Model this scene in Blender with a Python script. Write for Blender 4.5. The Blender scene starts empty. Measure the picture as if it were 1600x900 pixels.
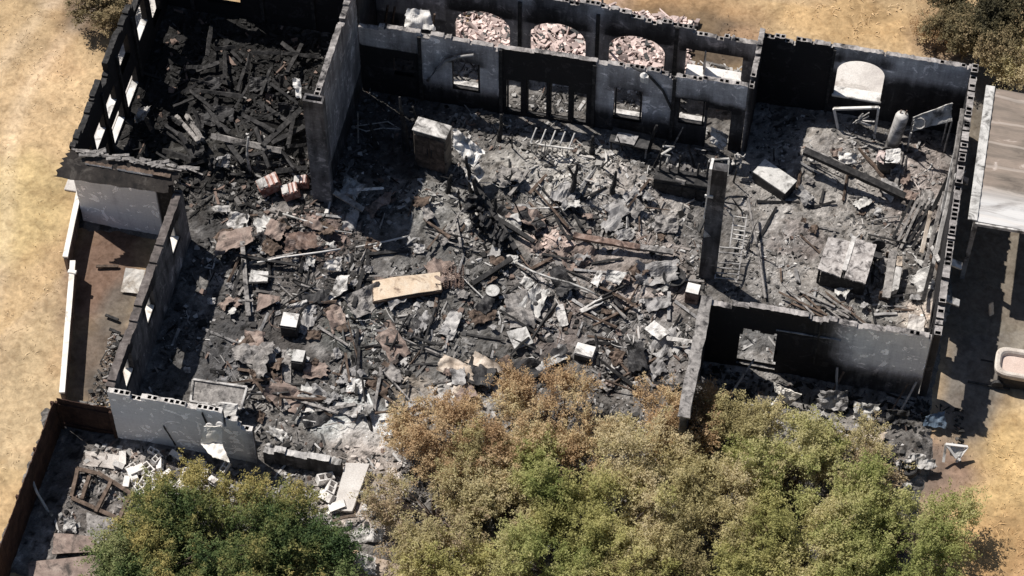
import bpy, math, random
import numpy as np
from mathutils import Vector, Matrix, noise as mnoise

# ------------------------------------------------------------------ camera, sky, sun, exposure
SC = bpy.context.scene
COL = SC.collection
rad = math.radians
FPX, PITCH, YAW, DIST = 4007.0, rad(55.5), rad(-11.9), 95.0      # focal length in pixels of a 1600 wide picture
FW = Vector((math.sin(YAW) * math.cos(PITCH), math.cos(YAW) * math.cos(PITCH), -math.sin(PITCH)))
RT = Vector((math.cos(YAW), -math.sin(YAW), 0))
UPV = RT.cross(FW)
CAM = -DIST * FW
cam_data = bpy.data.cameras.new('camera')
cam = bpy.data.objects.new('camera', cam_data)
COL.objects.link(cam)
cam.matrix_world = Matrix((RT, UPV, -FW)).transposed().to_4x4()
cam.location = CAM
cam_data.sensor_width = 36.0
cam_data.lens = FPX / 1600 * 36
cam_data.clip_start = 1.0
cam_data.clip_end = 5000
SC.camera = cam

SUN_FROM = Vector((-3.67, 1.88, 6.5)).normalized()               # towards the sun
SUN_ELEV = math.asin(SUN_FROM.z)
world = bpy.data.worlds.new('World')
SC.world = world
world.use_nodes = True
wn = world.node_tree.nodes
sky = wn.new('ShaderNodeTexSky')
sky.sky_type = 'NISHITA'
sky.sun_disc = False
sky.sun_elevation = SUN_ELEV
sky.sun_rotation = math.atan2(SUN_FROM.x, SUN_FROM.y)
world.node_tree.links.new(sky.outputs[0], wn['Background'].inputs[0])
wn['Background'].inputs[1].default_value = 0.06
sun_data = bpy.data.lights.new('sun', 'SUN')
sun_data.energy = 5.0
sun_data.angle = rad(0.5)
sun_data.color = (1.0, 0.95, 0.88)
sun = bpy.data.objects.new('sun', sun_data)
COL.objects.link(sun)
sun.rotation_euler = SUN_FROM.to_track_quat('Z', 'Y').to_euler()
SC.view_settings.view_transform = 'Standard'
SC.view_settings.look = 'None'
SC.view_settings.gamma = 1
SC.view_settings.use_curve_mapping = False
SC.view_settings.exposure = 0.27

RNG = np.random.default_rng(7)
random.seed(7)

def at(px, py, z=0.0):
    """the point at height z that a surveyed photo pixel (1600 x 900) looks at"""
    d = FW + RT * ((px - 800) / FPX) - UPV * ((py - 450) / FPX)
    t = (z - CAM.z) / d.z
    return CAM + d * t

def at_y(px, py, Y):
    """the point of the vertical plane y = Y that a photo pixel looks at"""
    d = FW + RT * ((px - 800) / FPX) - UPV * ((py - 450) / FPX)
    return CAM + d * ((Y - CAM.y) / d.y)

# ------------------------------------------------------------------ noise
_perm = RNG.random((4, 512, 512))
def vnoise(x, y, scale, k=0):
    """smooth value noise in 0..1 with features of size 'scale' metres"""
    u = np.asarray(x, float) / scale + 173.3 * (k + 1); v = np.asarray(y, float) / scale + 91.7 * (k + 1)
    i = np.floor(u).astype(int); j = np.floor(v).astype(int)
    a = u - i; b = v - j
    a = a * a * (3 - 2 * a); b = b * b * (3 - 2 * b)
    T = _perm[k % 4]
    g = lambda p, q: T[p % 512, q % 512]
    return (g(i, j) * (1 - a) + g(i + 1, j) * a) * (1 - b) + (g(i, j + 1) * (1 - a) + g(i + 1, j + 1) * a) * b
def fbm(x, y, scale, octs=4, k=0):
    s = 0; w = 0; amp = 1
    for o in range(octs):
        s = s + amp * vnoise(x, y, scale / 2 ** o, k + o); w += amp; amp *= .55
    return s / w
def sstep(a, b, x):
    t = np.clip((np.asarray(x, float) - a) / (b - a), 0, 1)
    return t * t * (3 - 2 * t)

# ------------------------------------------------------------------ floor height of the burnt rooms and yard
MOUNDS = [(900, 275, 1.6, .55), (990, 300, 1.5, .5), (800, 260, 1.2, .4), (865, 382, .9, .35), (660, 320, 1.2, .2),
          (1300, 230, 1.8, .45), (1420, 260, 1.3, .4), (1240, 350, 1.2, .15), (380, 200, 1.6, .5), (300, 250, 1.5, .45), (430, 240, 1.3, .5),
          (560, 300, .9, .4), (470, 370, 1.2, .25), (560, 640, 1.2, .2), (700, 620, 1.3, .3), (1000, 400, 1.2, .2),
          (930, 560, .9, .15), (410, 560, 1.1, .2), (250, 735, 1.2, .25), (330, 750, .8, .2), (1420, 710, 1.2, .3),
          (1330, 690, 1.0, .3), (590, 800, .9, .2), (520, 540, 1.1, .12), (1450, 470, .8, .3), (1270, 475, .7, .2)]
MOUNDS = [(at(a, b).x, at(a, b).y, r, h) for a, b, r, h in MOUNDS]
def floor_z(x, y):
    x = np.asarray(x, float); y = np.asarray(y, float)
    z = .05 + .22 * (fbm(x, y, 1.6, 5, 0) - .35) + .10 * (fbm(x, y, .45, 3, 1) - .4)
    for mx, my, r, h in MOUNDS:
        d2 = ((x - mx) ** 2 + (y - my) ** 2) / (r * r)
        z = z + h * np.exp(-d2 * 1.3) * (.75 + .5 * vnoise(x, y, .6, 2))
    return np.maximum(z, .03)
def fz(x, y):
    return float(floor_z(np.array([x]), np.array([y]))[0])

# ------------------------------------------------------------------ materials
def lnk(nt, a, b): nt.links.new(a, b)
def newmat(name, rough=.9, metal=0.0, spec=.25):
    m = bpy.data.materials.new(name); m.use_nodes = True
    b = m.node_tree.nodes['Principled BSDF']
    b.inputs['Roughness'].default_value = rough
    b.inputs['Metallic'].default_value = metal
    b.inputs['Specular IOR Level'].default_value = spec
    return m, m.node_tree, b
def ramp(nt, fac, stops):
    r = nt.nodes.new('ShaderNodeValToRGB')
    e = r.color_ramp.elements
    while len(e) > 1: e.remove(e[-1])
    e[0].position = stops[0][0]; e[0].color = (*stops[0][1], 1)
    for p, c in stops[1:]:
        q = e.new(p); q.color = (*c, 1)
    lnk(nt, fac, r.inputs[0])
    return r.outputs[0]
def noise_tex(nt, vec, scale, detail=6, rough=.6, dist=0.0):
    n = nt.nodes.new('ShaderNodeTexNoise')
    n.inputs['Scale'].default_value = scale; n.inputs['Detail'].default_value = detail
    n.inputs['Roughness'].default_value = rough; n.inputs['Distortion'].default_value = dist
    lnk(nt, vec, n.inputs['Vector'])
    return n.outputs[0]
def mixc(nt, fac, a, b, mode='MIX'):
    m = nt.nodes.new('ShaderNodeMix'); m.data_type = 'RGBA'; m.blend_type = mode
    for s, v in ((m.inputs[0], fac), (m.inputs[6], a), (m.inputs[7], b)):
        if hasattr(v, 'is_output'): lnk(nt, v, s)
        elif isinstance(v, (int, float)): s.default_value = v
        else: s.default_value = (*v, 1)
    return m.outputs[2]
def bump(nt, b, h, strength=.4, dist=.03):
    n = nt.nodes.new('ShaderNodeBump')
    n.inputs['Strength'].default_value = strength; n.inputs['Distance'].default_value = dist
    lnk(nt, h, n.inputs['Height']); lnk(nt, n.outputs[0], b.inputs['Normal'])
def pos_vec(nt):
    return nt.nodes.new('ShaderNodeNewGeometry').outputs['Position']
def obj_vec(nt):
    """object coordinates shifted by a per-object random amount"""
    tc = nt.nodes.new('ShaderNodeTexCoord').outputs['Object']
    oi = nt.nodes.new('ShaderNodeObjectInfo').outputs['Random']
    mu = nt.nodes.new('ShaderNodeMath'); mu.operation = 'MULTIPLY'; mu.inputs[1].default_value = 57.0
    lnk(nt, oi, mu.inputs[0])
    ad = nt.nodes.new('ShaderNodeVectorMath'); ad.operation = 'ADD'
    lnk(nt, tc, ad.inputs[0]); lnk(nt, mu.outputs[0], ad.inputs[1])
    return ad.outputs[0]
def attr(nt, name):
    a = nt.nodes.new('ShaderNodeAttribute'); a.attribute_name = name
    return a
def mottled(name, cols, scale=3.0, rough=.85, metal=0.0, bmp=.3, fine=25.0, stain=None, spec=.25):
    """cols: 2-4 colours along a noise ramp; stain: (colour, amount) blotches of soot or rust"""
    m, nt, b = newmat(name, rough, metal, spec)
    v = obj_vec(nt)
    n = noise_tex(nt, v, scale, 8, .65, .4)
    k = len(cols)
    c = ramp(nt, n, [(.32 + .36 * i / max(1, k - 1), col) for i, col in enumerate(cols)])
    if stain:
        n3 = noise_tex(nt, v, scale * .7, 6, .7, .6)
        t = 1 - stain[1]
        f = ramp(nt, n3, [(max(0, .32 + .36 * t - .07), (0, 0, 0)), (min(1, .32 + .36 * t + .07), (1, 1, 1))])
        c = mixc(nt, f, c, stain[0])
    n2 = noise_tex(nt, v, fine, 4, .7)
    c = mixc(nt, .5, c, ramp(nt, n2, [(.3, (.35, .35, .35)), (.7, (.75, .75, .75))]), 'OVERLAY')
    lnk(nt, c, b.inputs['Base Color'])
    if bmp: bump(nt, b, n2, bmp, .02)
    return m
SOOT = (.018, .017, .018)
M = dict(
    char=mottled('charred wood', [(.009, .009, .010), (.024, .023, .023), (.058, .055, .054)], 5, .8),
    charbrown=mottled('scorched wood', [(.03, .022, .018), (.09, .065, .05), (.17, .125, .10)], 4, .85),
    greywood=mottled('ash grey wood', [(.10, .095, .09), (.22, .205, .195), (.34, .32, .30)], 5, .9, stain=(SOOT, .25)),
    tanwood=mottled('bare tan board', [(.42, .32, .225), (.52, .415, .31), (.56, .48, .385)], 2.6, .8, bmp=.15, stain=((.14, .095, .07), .14)),
    brownboard=mottled('brown weathered board', [(.14, .105, .09), (.23, .175, .15), (.31, .25, .215)], 2.5, .85, stain=((.06, .05, .045), .3)),
    whitemetal=mottled('scorched white metal', [(.32, .305, .29), (.48, .46, .44), (.62, .60, .575)], 2.6, .65, bmp=.15, stain=((.09, .085, .08), .35)),
    cleanwhite=mottled('white painted metal', [(.46, .44, .42), (.60, .58, .555), (.68, .66, .63)], 2.0, .6, bmp=.15, stain=((.15, .14, .13), .25)),
    greymetal=mottled('dull grey metal', [(.14, .135, .135), (.27, .26, .255), (.38, .37, .36)], 2.4, .6, bmp=.15, stain=(SOOT, .25)),
    palemetal=mottled('pale bare metal', [(.30, .29, .28), (.44, .43, .41), (.55, .53, .51)], 2.4, .5, bmp=.12, stain=((.07, .065, .06), .3)),
    darkmetal=mottled('blackened metal', [(.012, .012, .013), (.03, .029, .03), (.07, .067, .066)], 3, .6),
    rust=mottled('rusty metal', [(.09, .06, .048), (.19, .13, .105), (.33, .26, .225)], 4, .85, stain=((.03, .02, .018), .35)),
    redrust=mottled('red rusty metal', [(.12, .04, .03), (.25, .12, .095), (.45, .34, .30)], 5, .85, stain=((.02, .012, .01), .3)),
    tansheet=mottled('tan peeled sheet', [(.34, .27, .21), (.46, .39, .32), (.58, .52, .46)], 2.2, .8, stain=((.09, .075, .065), .2)),
    gypsum=mottled('pale plaster sheet', [(.26, .25, .245), (.40, .385, .37), (.54, .52, .50)], 2.8, .9, stain=((.08, .075, .07), .35)),
    block=mottled('grey concrete block', [(.36, .34, .32), (.48, .455, .43), (.58, .555, .53)], 3, .95, bmp=.4, stain=((.12, .11, .105), .2)),
    dirtyblock=mottled('sooty block top', [(.13, .12, .115), (.27, .25, .24), (.40, .375, .36)], 2.2, .95, bmp=.4, stain=(SOOT, .3)),
    concrete=mottled('pale concrete', [(.40, .37, .35), (.50, .47, .44), (.56, .53, .50)], .9, .95, bmp=.3, stain=((.22, .19, .17), .25)),
    fence=mottled('dark brown fence boards', [(.020, .011, .009), (.045, .024, .018), (.075, .042, .03)], 2.5, .9),
    sootwood=mottled('sooty brown wall top', [(.05, .045, .042), (.10, .085, .08), (.17, .15, .14)], 3, .9),
    eave=mottled('charred roof eave', [(.012, .011, .011), (.028, .024, .022), (.05, .043, .038)], 2.0, .9, stain=((.10, .09, .08), .12)),
    railwhite=mottled('white weathered rail', [(.56, .51, .45), (.70, .66, .60), (.77, .74, .69)], 1.6, .7, bmp=.1, stain=((.30, .25, .20), .14)),
    railside_shade=mottled('shade grey rail boards', [(.12, .085, .065), (.20, .15, .12), (.27, .21, .17)], 3, .9),  # dark side face of the white fence, its shade put into the colour
    pinkstone=mottled('pink grey stone', [(.28, .22, .21), (.46, .38, .355), (.60, .53, .50)], 3, .95),
    bark=mottled('grey brown bark', [(.06, .045, .035), (.12, .09, .07), (.19, .155, .13)], 6, .95),
    bluesheet=mottled('blue tarpaulin', [(.05, .07, .10), (.09, .125, .17), (.14, .18, .23)], 2, .6, stain=(SOOT, .3)),  # blue dimmed in the colour for the shade it lies in
    cream=mottled('cream plastic', [(.38, .33, .29), (.50, .45, .40), (.58, .53, .48)], 2.0, .6, bmp=.1, stain=((.30, .25, .21), .2)),
    pinkish=mottled('dusty pink lining', [(.46, .36, .31), (.54, .44, .39)], 1.2, .8, bmp=.1),
)
def wall_mat(name, horiz):
    """soot-stained painted block wall: attribute 'soot' drives burnt paint, courses show faintly"""
    m, nt, b = newmat(name, .85)
    p = pos_vec(nt)
    sp = nt.nodes.new('ShaderNodeSeparateXYZ'); lnk(nt, p, sp.inputs[0])
    cb = nt.nodes.new('ShaderNodeCombineXYZ')
    lnk(nt, sp.outputs[0 if horiz == 'x' else 1], cb.inputs[0]); lnk(nt, sp.outputs[2], cb.inputs[1])
    br = nt.nodes.new('ShaderNodeTexBrick')
    br.inputs['Scale'].default_value = 1.0; br.inputs['Brick Width'].default_value = .4; br.inputs['Row Height'].default_value = .2
    br.inputs['Mortar Size'].default_value = .008; br.inputs['Mortar Smooth'].default_value = .3
    br.inputs['Color1'].default_value = (.62, .62, .62, 1); br.inputs['Color2'].default_value = (.50, .50, .50, 1); br.inputs['Mortar'].default_value = (.38, .38, .38, 1)
    lnk(nt, cb.outputs[0], br.inputs['Vector'])
    n1 = noise_tex(nt, p, .9, 8, .62, .5)
    st = nt.nodes.new('ShaderNodeMapping'); st.inputs['Scale'].default_value = (3, 3, .45); lnk(nt, p, st.inputs[0])
    n2 = noise_tex(nt, st.outputs[0], 1.2, 6, .6, .3)
    soot = attr(nt, 'soot').outputs['Fac']
    ad = nt.nodes.new('ShaderNodeMath'); ad.operation = 'ADD'
    lnk(nt, n1, ad.inputs[0]); lnk(nt, n2, ad.inputs[1])
    sb = nt.nodes.new('ShaderNodeMath'); sb.operation = 'MULTIPLY_ADD'; sb.inputs[1].default_value = .55; 
    lnk(nt, ad.outputs[0], sb.inputs[0])
    s2 = nt.nodes.new('ShaderNodeMath'); s2.operation = 'SUBTRACT'; s2.inputs[1].default_value = .55
    lnk(nt, soot, s2.inputs[0]); lnk(nt, s2.outputs[0], sb.inputs[2])
    c = ramp(nt, sb.outputs[0], [(.0, (.74, .73, .72)), (.14, (.62, .61, .61)), (.3, (.41, .40, .41)), (.55, (.17, .162, .165)), (.8, (.035, .033, .034)), (1.0, (.014, .013, .014))])
    n3 = noise_tex(nt, p, 1.7, 7, .7, 1.2)
    pk = ramp(nt, n3, [(.57, (0, 0, 0)), (.60, (1, 1, 1))])
    lt = mixc(nt, 1.0, c, (2.1, 2.05, 2.0), 'MULTIPLY')
    c = mixc(nt, pk, c, lt)
    n4 = noise_tex(nt, p, 14, 4, .7)
    c = mixc(nt, .45, c, ramp(nt, n4, [(.3, (.3, .3, .3)), (.7, (.74, .74, .74))]), 'OVERLAY')
    c = mixc(nt, .6, c, br.outputs['Color'], 'OVERLAY')
    lnk(nt, c, b.inputs['Base Color'])
    bump(nt, b, n1, .3, .03)
    return m
M['wallx'] = wall_mat('sooty block wall across', 'x')
M['wally'] = wall_mat('sooty block wall along', 'y')

# ------------------------------------------------------------------ mesh building
class MB:
    def __init__(s): s.v = []; s.f = []; s.mi = []
    def add(s, vs, fs, mi=0):
        o = len(s.v); s.v += [tuple(p) for p in vs]; s.f += [tuple(i + o for i in f) for f in fs]; s.mi += [mi] * len(fs); return s
    def box(s, c, size, rot=None, mi=0, bev=0.0):
        """box with its centre at c; rot is a 3x3 matrix or an angle about z"""
        R = Matrix.Rotation(rot, 3, 'Z') if isinstance(rot, (int, float)) else (rot or Matrix.Identity(3))
        hx, hy, hz = [k / 2 for k in size]; c = Vector(c)
        if bev <= 0:
            vs = [c + R @ Vector((x, y, z)) for z in (-hz, hz) for x, y in ((-hx, -hy), (hx, -hy), (hx, hy), (-hx, hy))]
            return s.add(vs, [(0, 3, 2, 1), (4, 5, 6, 7), (0, 1, 5, 4), (1, 2, 6, 5), (2, 3, 7, 6), (3, 0, 4, 7)], mi)
        e = min(bev, hx * .4, hy * .4, hz * .4)
        rings = []
        for z, i in ((-hz, e), (-hz + e, 0), (hz - e, 0), (hz, e)):
            a, b = hx - i, hy - i
            rings.append([(-a + e, -b), (a - e, -b), (a, -b + e), (a, b - e), (a - e, b), (-a + e, b), (-a, b - e), (-a, -b + e)])
        vs = [c + R @ Vector((x, y, z)) for r, z in zip(rings, (-hz, -hz + e, hz - e, hz)) for x, y in r]
        fs = [tuple(reversed(range(8))), tuple(range(24, 32))]
        for k in range(3):
            for i in range(8):
                j = (i + 1) % 8
                fs.append((k * 8 + i, k * 8 + j, k * 8 + 8 + j, k * 8 + 8 + i))
        return s.add(vs, fs, mi)
    def bar(s, a, b, w, h, roll=0.0, mi=0, taper=1.0, rough=0.0, segs=1, bend=0.0):
        """rectangular timber from a to b, optionally bent and gnawed by fire"""
        a = Vector(a); b = Vector(b); d = (b - a); L = d.length; d.normalize()
        ref = Vector((0, 0, 1)) if abs(d.z) < .95 else Vector((1, 0, 0))
        sx = d.cross(ref).normalized(); sy = sx.cross(d)
        q = Matrix.Rotation(roll, 3, d); sx = q @ sx; sy = q @ sy
        vs = []
        for k in range(segs + 1):
            t = k / segs; c = a.lerp(b, t) + sy * (bend * math.sin(math.pi * t)); sc = 1 + (taper - 1) * t
            for x, y in ((-1, -1), (1, -1), (1, 1), (-1, 1)):
                j = 1 + random.uniform(-rough, rough)
                vs.append(c + sx * (x * w / 2 * sc * j) + sy * (y * h / 2 * sc * j))
        fs = [(3, 2, 1, 0), tuple(segs * 4 + i for i in range(4))]
        for k in range(segs):
            for i in range(4):
                j = (i + 1) % 4; fs.append((k * 4 + i, k * 4 + j, k * 4 + 4 + j, k * 4 + 4 + i))
        return s.add(vs, fs, mi)
    def tube(s, pts, r, n=8, mi=0, r2=None):
        pts = [Vector(p) for p in pts]; m = len(pts); vs = []; fs = []
        for k, p in enumerate(pts):
            d = (pts[min(k + 1, m - 1)] - pts[max(k - 1, 0)]).normalized()
            ref = Vector((0, 0, 1)) if abs(d.z) < .9 else Vector((1, 0, 0))
            sx = d.cross(ref).normalized(); sy = sx.cross(d)
            rr = r if r2 is None else r + (r2 - r) * k / (m - 1)
            for i in range(n):
                a = 2 * math.pi * i / n
                vs.append(p + sx * (math.cos(a) * rr) + sy * (math.sin(a) * rr))
        for k in range(m - 1):
            for i in range(n):
                j = (i + 1) % n; fs.append((k * n + i, k * n + j, k * n + n + j, k * n + n + i))
        fs.append(tuple(reversed(range(n)))); fs.append(tuple((m - 1) * n + i for i in range(n)))
        return s.add(vs, fs, mi)
    def lathe(s, c, prof, n=20, mi=0, R=None):
        """closed profile [(radius, z)] spun about the local z axis"""
        c = Vector(c); R = R or Matrix.Identity(3); vs = []; fs = []; m = len(prof)
        for r, z in prof:
            for i in range(n):
                a = 2 * math.pi * i / n; vs.append(c + R @ Vector((r * math.cos(a), r * math.sin(a), z)))
        for k in range(m - 1):
            for i in range(n):
                j = (i + 1) % n; fs.append((k * n + i, k * n + j, k * n + n + j, k * n + n + i))
        fs.append(tuple(reversed(range(n)))); fs.append(tuple((m - 1) * n + i for i in range(n)))
        return s.add(vs, fs, mi)
    def sheet(s, q, th=.03, n=8, crumple=.0, seed=0, ragged=0.0, mi=0, curl=0.0):
        """a sheet over four corners with thickness, crumpled by noise"""
        q = [Vector(p) for p in q]; rn = random.Random(seed)
        nr = (q[1] - q[0]).cross(q[3] - q[0]).normalized()
        if nr.z < 0: nr = -nr
        sz = max((q[1] - q[0]).length, (q[3] - q[0]).length)
        top = []
        off = Vector((seed * 7.13, seed * 3.7, 0))
        for j in range(n + 1):
            for i in range(n + 1):
                u, v = i / n, j / n
                uu, vv = u, v
                if ragged:
                    e = ragged * (rn.random())
                    if i == 0: uu = e
                    if i == n: uu = 1 - e
                    if j == 0: vv = ragged * rn.random()
                    if j == n: vv = 1 - ragged * rn.random()
                p = (q[0] * (1 - uu) + q[1] * uu) * (1 - vv) + (q[3] * (1 - uu) + q[2] * uu) * vv
                w = mnoise.noise(p * (2.2 / max(sz, .3)) * 1.3 + off) + .6 * mnoise.noise(p * (5.5 / max(sz, .3)) + off)
                # folded creases rather than soft waves
                cr = abs(mnoise.noise(p * (3.2 / max(sz, .3)) - off)) * 1.6
                p = p + nr * (crumple * (w + cr) + curl * (4 * (u - .5) ** 2))
                top.append(p)
        bot = [p - nr * th for p in top]
        N = (n + 1) ** 2; fs = []
        for j in range(n):
            for i in range(n):
                a = j * (n + 1) + i; fs.append((a, a + 1, a + n + 2, a + n + 1)); fs.append((N + a, N + a + n + 1, N + a + n + 2, N + a + 1))
        edge = [i for i in range(n)] + [i * (n + 1) + n for i in range(n)] + [n * (n + 1) + n - i for i in range(n)] + [(n - i) * (n + 1) for i in range(n)]
        for k, a in enumerate(edge):
            b = edge[(k + 1) % len(edge)]; fs.append((b, a, N + a, N + b))
        return s.add(top + bot, fs, mi)
    def build(s, name, mats, parent=None, base=None, smooth=False):
        mats = mats if isinstance(mats, (list, tuple)) else [mats]
        V = np.array(s.v, float)
        if parent is not None:
            o = Vector((0, 0, 0)); q = parent
            while q is not None: o += Vector(q.location); q = q.parent
            loc = Vector((0, 0, 0)); org = o
        else:
            org = Vector(base) if base is not None else Vector((V[:, 0].mean(), V[:, 1].mean(), V[:, 2].min())); loc = org
        me = bpy.data.meshes.new(name)
        me.from_pydata((V - np.array(org)).tolist(), [], s.f)
        for m in mats: me.materials.append(m if not isinstance(m, str) else M[m])
        me.polygons.foreach_set('material_index', s.mi)
        if smooth: me.polygons.foreach_set('use_smooth', [True] * len(s.f))
        me.update()
        ob = bpy.data.objects.new(name, me); COL.objects.link(ob)
        ob.location = loc
        if parent is not None: ob.parent = parent
        return ob
def tag(o, label, cat, group=None, kind=None):
    if label: o['label'] = label
    if cat: o['category'] = cat
    if group: o['group'] = group
    if kind: o['kind'] = kind
    return o
def thing(name, label, cat, loc, group=None):
    o = bpy.data.objects.new(name, None); COL.objects.link(o); o.location = loc; o.empty_display_size = .2
    return tag(o, label, cat, group)
def np_mesh(name, verts, faces, mats, parent=None, mi=None, attrs=None, smooth=False):
    """verts (N,3), faces (F,k) all the same size; attrs {name: (type, values per vertex)}"""
    me = bpy.data.meshes.new(name); verts = np.asarray(verts, np.float32); faces = np.asarray(faces, np.int32)
    k = faces.shape[1]
    me.vertices.add(len(verts)); me.vertices.foreach_set('co', verts.ravel())
    me.loops.add(faces.size); me.loops.foreach_set('vertex_index', faces.ravel())
    me.polygons.add(len(faces)); me.polygons.foreach_set('loop_start', np.arange(0, faces.size, k, dtype=np.int32))
    for m in mats: me.materials.append(m if not isinstance(m, str) else M[m])
    if mi is not None: me.polygons.foreach_set('material_index', np.asarray(mi, np.int32))
    me.polygons.foreach_set('use_smooth', np.full(len(faces), smooth))
    me.update(calc_edges=True)
    for an, (ty, val) in (attrs or {}).items():
        a = me.attributes.new(an, ty, 'POINT')
        if ty == 'FLOAT_COLOR': a.data.foreach_set('color', np.asarray(val, np.float32).ravel())
        else: a.data.foreach_set('value', np.asarray(val, np.float32).ravel())
    o = bpy.data.objects.new(name, me); COL.objects.link(o)
    if parent is not None: o.parent = parent
    return o
def grid_faces(nx, ny):
    a = (np.arange(ny - 1)[:, None] * nx + np.arange(nx - 1)[None, :]).ravel()
    return np.stack([a, a + 1, a + nx + 1, a + nx], 1)

def blend_zones(x, y, base, zones):
    """colour patches of the ground, a few deepened where shade falls: (pixel x, pixel y, radius m x, radius m y, colour, strength)"""
    c = np.tile(np.array(base, float), (len(x), 1))
    wob = .6 * (fbm(x, y, 1.5, 4, 3) - .5)
    for px, py, rx, ry, col, st in zones:
        p = at(px, py); d = np.sqrt(((x - p.x) / rx) ** 2 + ((y - p.y) / ry) ** 2) + wob
        w = (st * (1 - sstep(.55, 1.1, d)))[:, None]
        c = c * (1 - w) + np.array(col) * w
    return c

# ------------------------------------------------------------------ ground
def soil_mat(name, scale, lo, hi, bmp, rough=.95, fine=.75):
    m, nt, b = newmat(name, rough, 0, .1)
    p = pos_vec(nt)
    c = attr(nt, 'tint').outputs['Color']
    n1 = noise_tex(nt, p, scale, 9, .68, .4)
    c = mixc(nt, 1.0, c, ramp(nt, n1, [(.3, (lo, lo, lo)), (.5, (.9, .9, .9)), (.72, (hi, hi, hi))]), 'MULTIPLY')
    n5 = noise_tex(nt, p, 2.6, 5, .6, 1.0)
    c = mixc(nt, .45, c, ramp(nt, n5, [(.36, (.30, .27, .24)), (.5, (.5, .5, .5)), (.66, (.68, .68, .68))]), 'OVERLAY')
    n2 = noise_tex(nt, p, scale * 9, 5, .75)
    c = mixc(nt, fine, c, ramp(nt, n2, [(.32, (.28, .28, .28)), (.68, (.76, .76, .76))]), 'OVERLAY')
    lnk(nt, c, b.inputs['Base Color'])
    bump(nt, b, n2, bmp, .06)
    return m
M['soil'] = soil_mat('dry grass ground', .55, .58, 1.15, .45, fine=.45)
M['ashsoil'] = soil_mat('ash and char floor', 2.2, .5, 1.45, .8)
GRASS = (.46, .34, .21)
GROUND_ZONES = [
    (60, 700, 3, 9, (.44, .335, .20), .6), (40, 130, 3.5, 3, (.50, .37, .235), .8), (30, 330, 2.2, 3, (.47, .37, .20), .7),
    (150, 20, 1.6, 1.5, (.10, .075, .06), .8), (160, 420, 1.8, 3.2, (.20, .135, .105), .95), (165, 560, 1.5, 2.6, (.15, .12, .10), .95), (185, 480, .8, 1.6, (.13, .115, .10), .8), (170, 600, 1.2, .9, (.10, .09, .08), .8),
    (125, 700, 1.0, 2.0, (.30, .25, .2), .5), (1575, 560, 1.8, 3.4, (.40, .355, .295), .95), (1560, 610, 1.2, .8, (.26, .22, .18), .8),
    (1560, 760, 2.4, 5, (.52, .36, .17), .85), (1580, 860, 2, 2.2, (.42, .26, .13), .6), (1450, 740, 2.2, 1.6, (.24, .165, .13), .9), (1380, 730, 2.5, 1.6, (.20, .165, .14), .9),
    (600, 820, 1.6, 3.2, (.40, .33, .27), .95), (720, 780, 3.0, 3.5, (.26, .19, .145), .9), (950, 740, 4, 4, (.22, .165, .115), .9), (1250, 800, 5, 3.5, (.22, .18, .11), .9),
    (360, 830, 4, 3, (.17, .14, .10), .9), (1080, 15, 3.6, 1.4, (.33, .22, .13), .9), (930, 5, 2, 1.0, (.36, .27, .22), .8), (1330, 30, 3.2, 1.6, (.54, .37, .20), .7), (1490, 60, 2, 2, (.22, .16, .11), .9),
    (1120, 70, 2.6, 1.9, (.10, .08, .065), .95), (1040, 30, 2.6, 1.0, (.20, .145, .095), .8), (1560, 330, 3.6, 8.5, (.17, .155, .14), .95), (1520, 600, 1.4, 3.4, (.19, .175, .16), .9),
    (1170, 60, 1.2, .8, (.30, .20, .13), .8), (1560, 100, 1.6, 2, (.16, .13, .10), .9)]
fine = np.arange(-32, 32.01, .22)
far = np.array([34, 37, 42, 50, 62, 80, 110, 160, 240, 400, 700, 1200.])
ax = np.concatenate([-far[::-1], fine, far])
GX, GY = np.meshgrid(ax, ax); gx, gy = GX.ravel(), GY.ravel()
inside = 1 - sstep(0, 4, np.maximum(np.maximum(-18.5 - gx, gx - 18), np.maximum(-12 - gy, gy - 11)))
gz = .16 * (fbm(gx, gy, 2.5, 4, 2) - .5) * (1 - inside) + .05 * (fbm(gx, gy, .6, 2, 1) - .5)
gz = np.where(np.hypot(gx, gy) > 40, gz * .2 + 0, gz) - .02
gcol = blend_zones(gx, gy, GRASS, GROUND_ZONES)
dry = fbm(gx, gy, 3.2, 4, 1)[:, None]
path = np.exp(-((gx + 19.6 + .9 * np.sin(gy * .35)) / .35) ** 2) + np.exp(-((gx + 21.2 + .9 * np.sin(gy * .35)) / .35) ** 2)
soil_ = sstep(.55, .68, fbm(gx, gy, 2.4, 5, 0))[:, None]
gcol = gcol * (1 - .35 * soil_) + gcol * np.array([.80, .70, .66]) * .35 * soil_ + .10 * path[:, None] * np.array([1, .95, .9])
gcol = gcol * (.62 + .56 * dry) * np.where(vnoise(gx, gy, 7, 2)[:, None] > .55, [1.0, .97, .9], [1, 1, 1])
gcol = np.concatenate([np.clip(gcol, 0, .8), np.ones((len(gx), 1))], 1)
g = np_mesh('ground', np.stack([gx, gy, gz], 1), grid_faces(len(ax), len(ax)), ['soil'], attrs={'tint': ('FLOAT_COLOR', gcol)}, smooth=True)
g['kind'] = 'structure'

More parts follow.
